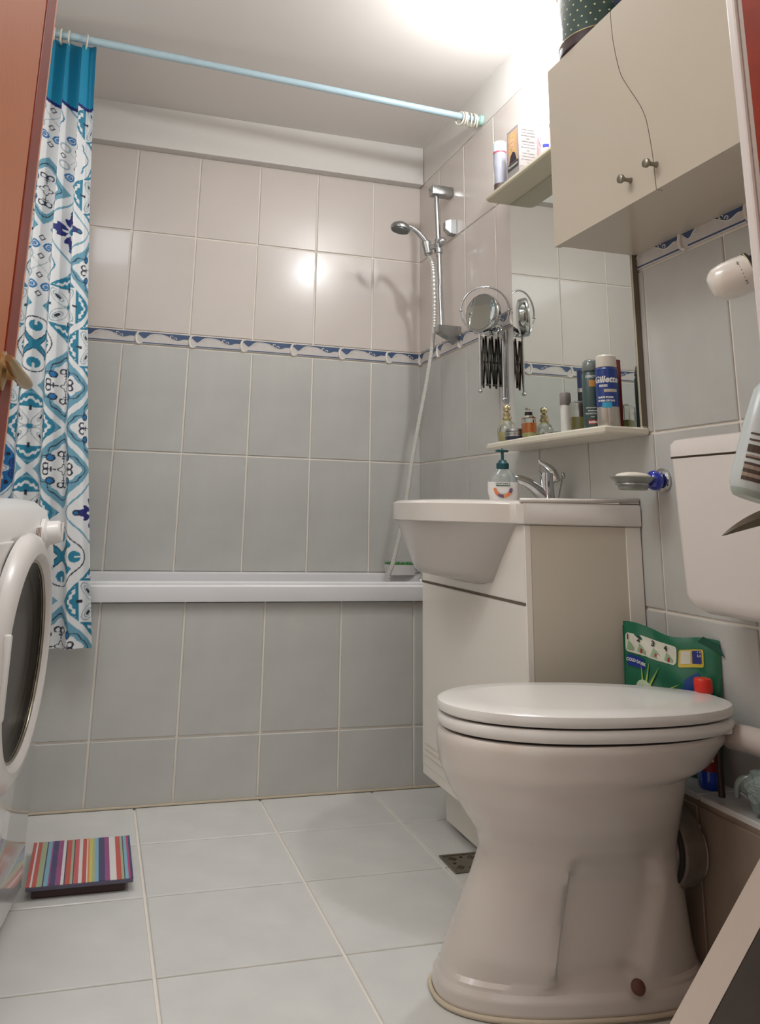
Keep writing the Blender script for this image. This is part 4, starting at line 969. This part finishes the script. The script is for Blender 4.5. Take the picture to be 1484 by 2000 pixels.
def print_on_pouch(name, pts, m, lift=.0012, sub=8):
    """polygon in pouch (s,t) space triangulated as a grid fan so that it follows the bulge"""
    cs_ = sum(p[0] for p in pts)/len(pts); ct_ = sum(p[1] for p in pts)/len(pts); bm = bmesh.new(); n = len(pts)
    R = [[bm.verts.new(pp(cs_+(s-cs_)*k/sub, ct_+(t-ct_)*k/sub, lift)) for s, t in pts] for k in range(1, sub+1)]; c0 = bm.verts.new(pp(cs_, ct_, lift))
    for i in range(n):
        bm.faces.new((c0, R[0][i], R[0][(i+1) % n]))
        for k in range(sub-1): bm.faces.new((R[k][i], R[k+1][i], R[k+1][(i+1) % n], R[k][(i+1) % n]))
    return ob(name, bm, m, po, smooth=True)
def rrp(s0, s1, t0, t1, r=.02, sk=0):
    P = rrect(s0, s1, t0, t1, r, 4); out = []
    for i in range(len(P)):
        a, b = P[i], P[(i+1) % len(P)]
        for k in range(3): out.append((a[0]+(b[0]-a[0])*k/3, a[1]+(b[1]-a[1])*k/3))
    return [(s, t+sk*s) for s, t in out]
def text_pouch(bm, s_, size, s0, t0, bold=0, lift=.0036):
    V, F = text_geo(s_, size, bold); vv = [bm.verts.new(pp(s0+x/PW, t0+y/.3, lift)) for x, y in V]
    for f in F:
        try: bm.faces.new([vv[i] for i in f])
        except ValueError: pass
M_PW = mat('panel_white', 'D4D2C2', .4)
print_on_pouch('step_panel', rrp(.03, .60, .775, .915, .03, .03), M_PW, .0012)
for k in range(4):
    s0 = .10+.14*k; sk = .10+.03*s0
    print_on_pouch('step_drawing', [(s0-.05, .69+sk), (s0+.045, .69+sk), (s0+.05, .71+sk), (s0+.01, .74+sk), (s0-.03, .755+sk)], mat('pale_green_print', '8FAA85', .5), .0018, 3)
    if k: print_on_pouch('step_mark', [(s0-.012, .69+sk), (s0+.012, .69+sk), (s0+.014, .72+sk), (s0-.008, .725+sk)], mat('red_print', '9E2B2E', .4), .0022, 2)
bm = bmesh.new()
for k in range(4): text_pouch(bm, str(k+1), .016, .055+.14*k+.01, .885+.03*(.055+.14*k), .0006)
ob('step_numbers', bm, M_TXTK, po)
print_on_pouch('yellow_panel', rrp(.62, .86, .76, .89, .02, .03), mat('yellow_print', 'CDB43C', .4), .0014)
print_on_pouch('warning_field', rrp(.64, .73, .785, .88, .008, .03), M_PW, .0020); print_on_pouch('warning_field', rrp(.745, .84, .785, .88, .008, .03), mat('navy_print', '2A2F7A', .4), .0020)
print_on_pouch('warning_cross', rrp(.80, .835, .835, .875, .004, .03), M_PW, .0026)
bm = bmesh.new(); text_pouch(bm, '+', .022, .817, .855+.03*.82, .0008, .0032); ob('cross', bm, mat('navy_print', '2A2F7A', .4), po)
print_on_pouch('dose_badge', rrp(.05, .27, .675, .755, .02, .02), mat('badge_blue', '1E3890', .35), .0014)
bm = bmesh.new(); text_pouch(bm, 'COLD DOSE', .0095, .165, .722, .0004); ob('lettering', bm, M_TXT, po)
for a_, L_ in ((100, .16), (80, .20), (62, .24), (28, .34)):
    a = math.radians(a_); ca, sa = math.cos(a), math.sin(a)*.9; s0, t0 = .27, .46
    P = [(s0+.09*ca-.014*sa, t0+.13*sa+.014*ca), (s0+.09*ca+.014*sa, t0+.13*sa-.014*ca), (s0+(.09+L_)*ca, t0+(.13+L_)*sa)]
    print_on_pouch('ray', P, mat('lime_ray', 'B5CF62', .4), .0016, 6)
print_on_pouch('sun_ring', [(.27+.13*math.cos(PI*i/12), .48+.13*math.sin(PI*i/12)) for i in range(13)], mat('pale_ring', 'BFD0B0', .4), .0020)
print_on_pouch('sun_disc', [(.27+.10*math.cos(PI*i/12), .47+.10*math.sin(PI*i/12)) for i in range(13)], mat('steel_blue_print', '3A5E8C', .4), .0028)
print_on_pouch('blue_swoosh', [(.44, .10), (.86, .10), (.88, .54), (.86, .68), (.80, .75), (.70, .70), (.57, .56), (.47, .46)], mat('deep_blue_print', '123C7E', .35, var=.4, vscale=30), .0018)
bm = bmesh.new(); n = 14
for i in range(n): pass
tube(bm, [pp(.0, t/10*.97, .001) for t in range(11)], .0012, 5); ob('side_seal', bm, mat('green_foil', '0F6648', .32), po); bm = bmesh.new(); tube(bm, [pp(1, t/10*.97, .001) for t in range(11)], .0012, 5); ob('side_seal', bm, mat('green_foil', '0F6648', .32), po)
bm = bmesh.new(); prism(bm, [pp(.80, .97, .002), pp(.86, 1.01, .004), pp(1.0, .97, .006), pp(1.06, .90, .006), pp(.98, .92, .004)], pn*.001); ob('torn_flap', bm, mat('green_foil_dark', '0B4D38', .35), po)
# cleaning bottle
c = (-.054, -1.640); 
t = bottle('cleaner_bottle', 'clear bottle with red cap, red label and blue liquid behind toilet seat', 'bottle', c, [(.019, 0), (.022, .004), (.0225, .02), (.0225, .034)], mat('blue_liquid', '1548C8', .15, coat=.5), cz=LZ, part='blue_liquid')
add_lathe(t, 'label', c, [(.0227, .034), (.0227, .090)], mat('dark_red_label', '8E1018', .4), LZ, label='dark red label')
add_lathe(t, 'clear_shoulder', c, [(.0224, .090), (.0215, .130), (.017, .152), (.0130, .164), (.0130, .176)], mat('clear_plastic', 'C4CBC8', .08, trans=.6), LZ)
add_lathe(t, 'cap', c, [(.0165, .174), (.0175, .176), (.0175, .196), (.015, .200)], mat('red_cap', 'D22A1A', .35), LZ, label='red screw cap')
bm = bmesh.new(); text_cyl(bm, 'G', .026, c, .0227, LZ+.060, face_ang(c), .0008); ob('label_logo', bm, M_TXT, t)
# crumpled transparent plastic
cp = thing('plastic_bag', 'crumpled clear plastic wrapping on the ledge under flush pipe', 'plastic bag', (-.06, -1.86, LZ))
bm = bmesh.new(); bmesh.ops.create_icosphere(bm, subdivisions=5, radius=1)
for v in bm.verts: v.co = Vector((-.064+v.co.x*.045, -1.86+v.co.y*.115, LZ+.040+v.co.z*.040))
crumple(bm, .010, 40, 3); crumple(bm, .004, 110, 5)
for v in bm.verts: v.co.z = max(v.co.z, LZ+.0008); v.co.x = min(v.co.x, -.0075)
ob('wrapping', bm, mat('clear_film', 'A9B8B2', .08, trans=.35, coat=.6), cp, smooth=False)
bm = bmesh.new(); tube(bm, smooth_path([(-.07, -1.78, LZ+.06), (-.09, -1.76, LZ+.05), (-.085, -1.745, LZ+.02)]), .006, 8); ob('knot', bm, mat('clear_film', 'A9B8B2', .08), cp, smooth=True)

# ============================================================ FLOOR DRAIN
fd = thing('floor_drain', 'square metal floor drain grate beside the toilet foot', 'drain', (-.30, -1.04, 0))
bm = bmesh.new(); x0, x1, y0, y1 = -.352, -.250, -1.092, -.992
for a in ((x0, x1, y0, y0+.006), (x0, x1, y1-.006, y1), (x0, x0+.006, y0+.006, y1-.006), (x1-.006, x1, y0+.006, y1-.006)): box(bm, *a, .0002, .0035, bev=.0006, seg=1)
ob('frame', bm, M_STEEL, fd)
ob('grate_plate', BOX(x0+.006, x1-.006, y0+.006, y1-.006, .0002, .0018), M_STEEL, fd)
bm = bmesh.new(); cx_, cy_ = (x0+x1)/2, (y0+y1)/2
for qx in (-1, 1):
    for qy in (-1, 1):
        for k in (-1, 0, 1):
            bx_, by_ = cx_+qx*(.025+.004*k), cy_+qy*(.025-.004*k); dx_, dy_ = qx*.010/1.4, qy*.010/1.4; px_, py_ = -dy_*.12, dx_*.12
            prism(bm, [(bx_-dx_-px_, by_-dy_-py_, .0019), (bx_+dx_-px_, by_+dy_-py_, .0019), (bx_+dx_+px_, by_+dy_+py_, .0019), (bx_-dx_+px_, by_-dy_+py_, .0019)], (0, 0, .0003))
for qx, qy in ((.030, 0), (-.030, 0), (0, .030), (0, -.030)): lathe(bm, [(.0045, .0019), (.0045, .0022)], (cx_+qx, cy_+qy, 0), n=12)
ob('slot', bm, M_DARK, fd)

# ============================================================ STRIPED BATHROOM SCALE
sc = thing('bathroom_scale', 'bathroom scale with rainbow striped top on the floor by washing machine', 'scale', (-1.22, -.91, 0))
ob('base', BOX(-1.322, -1.122, -1.010, -.785, .0, .018, bev=.002), mat('scale_base', '3A2220', .5), sc)
sx0, sx1, sy0, sy1 = -1.335, -1.106, -1.020, -.770
cols = ['C84A40', 'E8E2E0', 'C84A40', 'A9B890', '20224E', '7FB4CC', '9A3A7C', '33276A', '9A3A7C', 'E8E2E0', '2A2454', 'C84A40', 'A9B890', '20224E', 'D4545C', 'E8E2E0', 'C84A40', 'E8E2E0', 'DE8A3C', 'D8C860', 'A9B890', '7FB4CC', '20224E', '33276A', '9A3A7C', 'E8E2E0', 'C84A40', 'A9B890', '20224E', '7FB4CC', 'B8386C', '33206E']
wd = [1.2, .6, 1.4, 1.8, .4, 1.4, .5, 1.8, 1.7, 1.0, .4, 1.6, .8, .35, 1.5, 1.2, 1.4, .4, .6, 1.0, .9, 1.2, .35, 1.8, 1.6, 2.2, 1.7, .8, .35, 1.1, .7, .8]
tot = sum(wd); x = sx0
ob('glass_plate', BOX(sx0, sx1, sy0, sy1, .018, .0258, bev=.001), mat('scale_glass', '5A5468', .2), sc)
for cI, w_ in zip(cols, wd):
    x2 = x+(sx1-sx0)*w_/tot
    ob('stripe', BOX(x, x2, sy0+.001, sy1-.001, .0260, .0268), mat('stripe_'+cI, cI, .18, coat=.4), sc); x = x2

# ============================================================ WASHING MACHINE
WX, WY0, WY1, WH = -1.350, -1.60, -.985, .852
wmx = thing('washing_machine', 'white front loading washing machine at left, its door facing the toilet', 'washing machine', (-1.350, -.985, 0))
ob('cabinet', BOX(-1.93+.04, WX, WY0, WY1, .012, .700, bev=.006), M_WM, wmx, smooth='auto')
bm = bmesh.new(); prof_ = [(WX, .700), (WX-.002, .72), (WX-.012, .78), (WX-.030, .825), (WX-.060, .846), (WX-.10, WH), (-1.89, WH), (-1.89, .700)]
loft(bm, [[Vector((x, y, z)) for x, z in prof_] for y in (WY0+.002, WY0+.006, WY1-.006, WY1-.002)]); bmesh.ops.recalc_face_normals(bm, faces=bm.faces); ob('control_panel', bm, M_WHITE, wmx, smooth='auto')
kc = Vector((WX-.010, -1.075, .775)); bm = bmesh.new(); lathe(bm, [(.034, -.004), (.034, .004), (.027, .008), (.025, .032), (.020, .036)], kc, (1, 0, .15), 32); box(bm, kc.x+.036, kc.x+.040, kc.y-.003, kc.y+.003, kc.z-.016, kc.z+.026); ob('dial', bm, M_WHITE, wmx, smooth='auto')
bm = bmesh.new()
for k in range(5): box(bm, WX-.0055, WX-.0042, -1.135-.022*k, -1.129-.022*k, .750, .757)
for k in range(4): box(bm, WX-.0095, WX-.0082, -1.14-.014*k, -1.137-.014*k, .765, .790)
ob('panel_marks', bm, mat('brown_print', '8C6E62', .5), wmx)
ob('drawer', BOX(WX-.012, WX-.003, -1.56, -1.40, .722, .770, bev=.003), M_WHITE, wmx)
DC = Vector((WX, -1.335, .548))
bm = bmesh.new(); lathe(bm, [(.232, 0), (.236, .010), (.230, .022), (.212, .032), (.196, .034), (.186, .028), (.180, .016), (.176, .010)], DC, (1, 0, 0), 64, cap=False); dro = ob('door', bm, mat('door_frame_white', 'DAD4D0', .25, coat=.3), wmx, smooth='auto')
bm = bmesh.new(); torus(bm, DC+Vector((.020, 0, 0)), (1, 0, 0), .181, .004, 64, 8); ob('chrome_ring', bm, mat('bronze_chrome', '9A917F', .2, metal=.9), dro, smooth=True)
bm = bmesh.new(); lathe(bm, [(.179, .016), (.172, .010), (.155, .0055), (.12, .0035), (.05, .003), (.0002, .003)], DC, (1, 0, 0), 64, cap=False); ob('door_glass', bm, mat('dark_door_glass', '2B2620', .22, spec=.25), dro, smooth=True, label='dark bowl shaped door glass')
bm = bmesh.new(); box(bm, WX+.028, WX+.040, -1.545, -1.530, .48, .62, bev=.004); ob('door_handle', bm, M_WHITE, dro, smooth='auto')
for y in (WY0+.06, WY1-.06):
    for x in (WX-.06, -1.85):
        bm = bmesh.new(); lathe(bm, [(.020, 0), (.020, .013)], (x, y, 0)); ob('foot', bm, M_DARK, wmx)
ob('kick_panel', BOX(WX-.001, WX+.0012, WY0+.01, WY1-.01, .02, .105, bev=.0004, seg=1), M_WM, wmx)

wmx.rotation_euler = (0, 0, math.radians(-7.5)); wmx.location = (-1.345, -.985, 0)

# ============================================================ DOOR LEAF (left) WITH HANDLE
DX = -1.330
door = bpy.data.objects.new('door_1', None); COL.objects.link(door); door['kind'] = 'structure'; door.location = (DX-.02, -2.78, 0); OFF[door.name] = Vector(door.location)
ob('leaf', BOX(DX-.040, DX, -3.16, -2.402, .008, 2.03, bev=.003), M_WOODL, door, smooth='auto')
ob('veneer_face', BOX(DX-.001, DX+.0022, -3.158, -2.500, .012, 2.026, bev=.001), M_WOOD, door, label='glossy orange brown veneer')
ob('moulding', BOX(DX-.001, DX+.0030, -2.498, -2.440, .012, 2.026, bev=.0015), M_WOODD, door, label='dark red edge moulding')
bm = bmesh.new(); lathe(bm, [(.014, 0), (.014, .002), (.006, .004), (.006, .010)], (DX+.002, -2.500, .930), (1, 0, 0))
P_ = smooth_path([(DX+.011, -2.392, .936), (DX+.012, -2.43, .9325), (DX+.012, -2.50, .930), (DX+.011, -2.545, .932)]); tube(bm, P_, [.0025+.0026*math.sin(PI*min(1, (i+2)/(len(P_)+1))) for i in range(len(P_))], 12)
ob('door_handle', bm, M_BRASS, door, smooth='auto', label='worn brass lever')
bm = bmesh.new(); lathe(bm, [(.011, 0), (.011, .002), (.004, .003)], (DX+.0015, -2.475, .862), (1, 0, 0)); ob('key_rosette', bm, M_BRASS, door, smooth='auto')

# ============================================================ THINGS AT THE RIGHT EDGE
# white dispenser with dial marks, fixed to the wall
ds = thing('air_freshener', 'white rounded plastic dispenser with dotted dial marks near door casing', 'dispenser', (-.16, -2.03, 1.25))
axd = Vector((.70, -.58, .32)).normalized(); o_ = Vector((-.262, -1.985, 1.236))
bm = bmesh.new(); rings = []; X_, Y_, Z_ = frame(axd)
for h_, k in ((0, .45), (.005, .68), (.013, .86), (.028, .97), (.05, 1.0), (.068, .98)):
    rings.append([o_+Z_*h_+X_*.037*k*math.cos(2*PI*i/36)+Y_*.034*k*math.sin(2*PI*i/36) for i in range(36)])
loft(bm, rings); ob('shell', bm, mat('pearl_plastic', 'E8E0D6', .2, coat=.5), ds, smooth='auto')
bm = bmesh.new(); lathe(bm, [(.0345, .066), (.0345, .073), (.028, .076), (.026, .088)], o_, axd, 36); ob('black_grille', bm, mat('black_plastic', '16161A', .3), ds, smooth='auto', label='black end grille')
bm = bmesh.new(); torus(bm, o_+axd*.0685, axd, .035, .0012, 36, 6); ob('gold_ring', bm, mat('gold_rim', 'B7A57C', .25, metal=.6), ds, smooth=True)
bm = bmesh.new(); dvv = (CAMV-o_).normalized(); dvv = (dvv-axd*dvv.dot(axd)).normalized(); dn = axd.cross(dvv)
for s_, a in (('2', .35), ('5', -.65)):
    V_, F_ = text_geo(s_, .010); nn = dvv*math.cos(a)+dn*math.sin(a); tt = -dvv*math.sin(a)+dn*math.cos(a)
    vv = [bm.verts.new(o_+axd*(.052+xx)+nn*.0372+tt*(yy_)) for xx, yy_ in V_]
    for f in F_: bm.faces.new([vv[i] for i in f])
for a in (.12, -.08, -.26, -.42):
    nn = dvv*math.cos(a)+dn*math.sin(a); sph(bm, o_+axd*.052+nn*.0368, .0008, n=6)
ob('dial_marks', bm, M_TXTK, ds)
bm = bmesh.new(); tube(bm, [o_+axd*.086, o_+axd*.17, (-.0065, -2.10, 1.32)], .014, 12); ob('wall_arm', bm, M_WHITE, ds, smooth=True)
# hanging rack off frame that carries the bottle and the shoehorn
rk = thing('wall_rack', 'thin chrome rack on the right wall beside the cistern', 'rack', (-.0065, -2.24, 1.06))
bm = bmesh.new(); tube(bm, [(-.0065, -2.30, 1.07), (-.30, -2.30, 1.07), (-.30, -2.13, 1.07), (-.0065, -2.13, 1.07)], .004, 8); ob('frame', bm, M_CHROMED, rk, smooth='auto')
bm = bmesh.new(); lathe(bm, [(.02, 0), (.02, .004)], (-.0065, -2.30, 1.07), (-1, 0, 0)); lathe(bm, [(.02, 0), (.02, .004)], (-.0065, -2.13, 1.07), (-1, 0, 0)); ob('wall_plate', bm, M_CHROMED, rk, smooth='auto')
ht = thing('hanging_bottle', 'tilted white tube with brown striped print hanging at right edge', 'tube', (-.27, -2.09, .95))
axb = Vector((.28, -.10, .95)).normalized(); ob_ = Vector((-.285, -2.065, .884)); X_ = (Vector((1, -.2, 0))-axb*Vector((1, -.2, 0)).dot(axb)).normalized(); Y_ = axb.cross(X_)
bm = bmesh.new(); rings = []
for h_, k in ((0, .93), (.006, 1), (.03, 1.02), (.10, 1.0), (.16, .9), (.185, .55)): rings.append([ob_+axb*h_+X_*.038*k*math.cos(2*PI*i/36)+Y_*.028*k*math.sin(2*PI*i/36) for i in range(36)])
loft(bm, rings); ob('tube_body', bm, mat('cool_white_plastic', 'CBD3D2', .3, coat=.2), ht, smooth='auto')
bm = bmesh.new(); loft(bm, [[ob_+axb*h_+X_*.0375*k*math.cos(2*PI*i/36)+Y_*.0275*k*math.sin(2*PI*i/36) for i in range(36)] for h_, k in ((-.010, .80), (-.004, .92), (0, .95))]); ob('end_rim', bm, mat('pale_green_rim', 'A9B5AA', .3), ht, smooth='auto', label='pale green end rim')
bm = bmesh.new(); bm2 = bmesh.new(); dvv = (CAMV-ob_).normalized(); a0 = math.atan2(dvv.dot(Y_), dvv.dot(X_))
def bpat(bm, h0, h1, w0=-.5, w1=1.2, lift=1.012):
    for i in range(8):
        p, q = a0+w0+(w1-w0)*i/8, a0+w0+(w1-w0)*(i+1)/8
        bm.faces.new([bm.verts.new(ob_+axb*h+X_*.0386*lift*math.cos(a)+Y_*.0286*lift*math.sin(a)) for a, h in ((p, h0), (q, h0), (q, h1), (p, h1))])
for h0, h1 in ((.012, .018), (.024, .030), (.036, .040), (.046, .049), (.056, .068), (.074, .077), (.084, .087)): bpat(bm, h0, h1)
bpat(bm2, .018, .0235); bpat(bm2, .030, .0355); bpat(bm2, .049, .052)
ob('striped_print', bm, mat('umber_print', '4E4034', .5), ht); ob('tan_print', bm2, mat('tan_print', 'A39080', .5), ht)
bm = bmesh.new(); torus(bm, ob_+axb*.197, (0, 1, 0), .014, .002, 20, 6); ob('hang_loop', bm, M_CHROMED, ht, smooth=True)
sh_ = thing('shoehorn', 'dark olive curved pointed blade below the striped tube', 'shoehorn', (-.33, -2.13, .84))
bm = bmesh.new(); rings = []
tip, mid, end = Vector((-.386, -2.105, .820)), Vector((-.338, -2.125, .852)), Vector((-.235, -2.16, .872))
for i in range(17):
    t_ = i/16; c0 = tip*(1-t_)**2+mid*2*t_*(1-t_)+end*t_**2; hw_ = .0145*math.sin(min(1, t_*1.5)*PI/2)**.8+.0004; dz = Vector((.25, 0, 1)).normalized(); pnv = Vector((.35, .93, 0))
    rings.append([c0+dz*hw_, c0+pnv*(hw_*.35), c0-dz*hw_*.8, c0-pnv*.0035+dz*hw_*.15])
loft(bm, rings); bmesh.ops.recalc_face_normals(bm, faces=bm.faces); ob('blade', bm, mat('olive_horn', '5E5442', .3, coat=.3, var=.25, vscale=30), sh_, smooth='auto')
bm = bmesh.new(); tube(bm, smooth_path([(-.235, -2.16, .872), (-.215, -2.18, .90), (-.215, -2.215, 1.0), (-.22, -2.235, 1.075)]), .005, 8); ob('hook_stem', bm, mat('olive_horn', '5E5442', .3), sh_, smooth=True)
# leaning board, bottom right
bd = thing('leaning_board', 'board with face coloured as in shade and pale edge leaning at bottom right before the toilet', 'board', (-.30, -2.1, 0))
def onl(p, q, t_): return Vector(p).lerp(Vector(q), t_)
Bk0, Bk1 = Vector((-.444, -2.0, .172)), Vector((-.274, -2.0, .357))
Fr0, Fr1 = Vector((-.431, -2.06, .201)), Vector((-.316, -2.06, .322))
d1 = (Bk1-Bk0).normalized(); d2 = d1
b_lo = Bk0-d1*.27 if False else Bk0-d1*((Bk0.z)/d1.z)+Vector((0, 0, .001)); b_hi = Bk1+d1*.20
f_lo = Fr0-d1*((Fr0.z)/d1.z)+Vector((0, 0, .001)); f_hi = Fr1+d1*.20
nrm_ = Vector((d1.z, 0, -d1.x))     # in-plane, to the right and down
def cutz(p, d, L):     # extend along d by L but stay above the floor
    return p+d*min(L, (p.z-.001)/(-d.z) if d.z < 0 else L)
poly = [b_lo, b_hi, Vector((-.075, -2.0, b_hi.z-.05)), Vector((-.075, -2.0, .001))]
polf = [f_lo, f_hi, Vector((-.090, -2.06, f_hi.z-.05)), Vector((-.090, -2.06, .001))]
bm = bmesh.new(); loft(bm, [poly, polf]); bmesh.ops.recalc_face_normals(bm, faces=bm.faces); ob('board', bm, mat('board_shaded', '6E6762', .6, var=.06, vscale=30), bd)  # shadow on the face is put into its dark grey colour
bm = bmesh.new(); off = Vector((-d1.z, 0, d1.x))*.0015
loft(bm, [[b_lo+off, b_hi+off], [f_lo+off, f_hi+off]], closed=False)
ob('pale_edge', bm, mat('board_edge', 'C3B3A6', .45), bd, label='pale edge band')
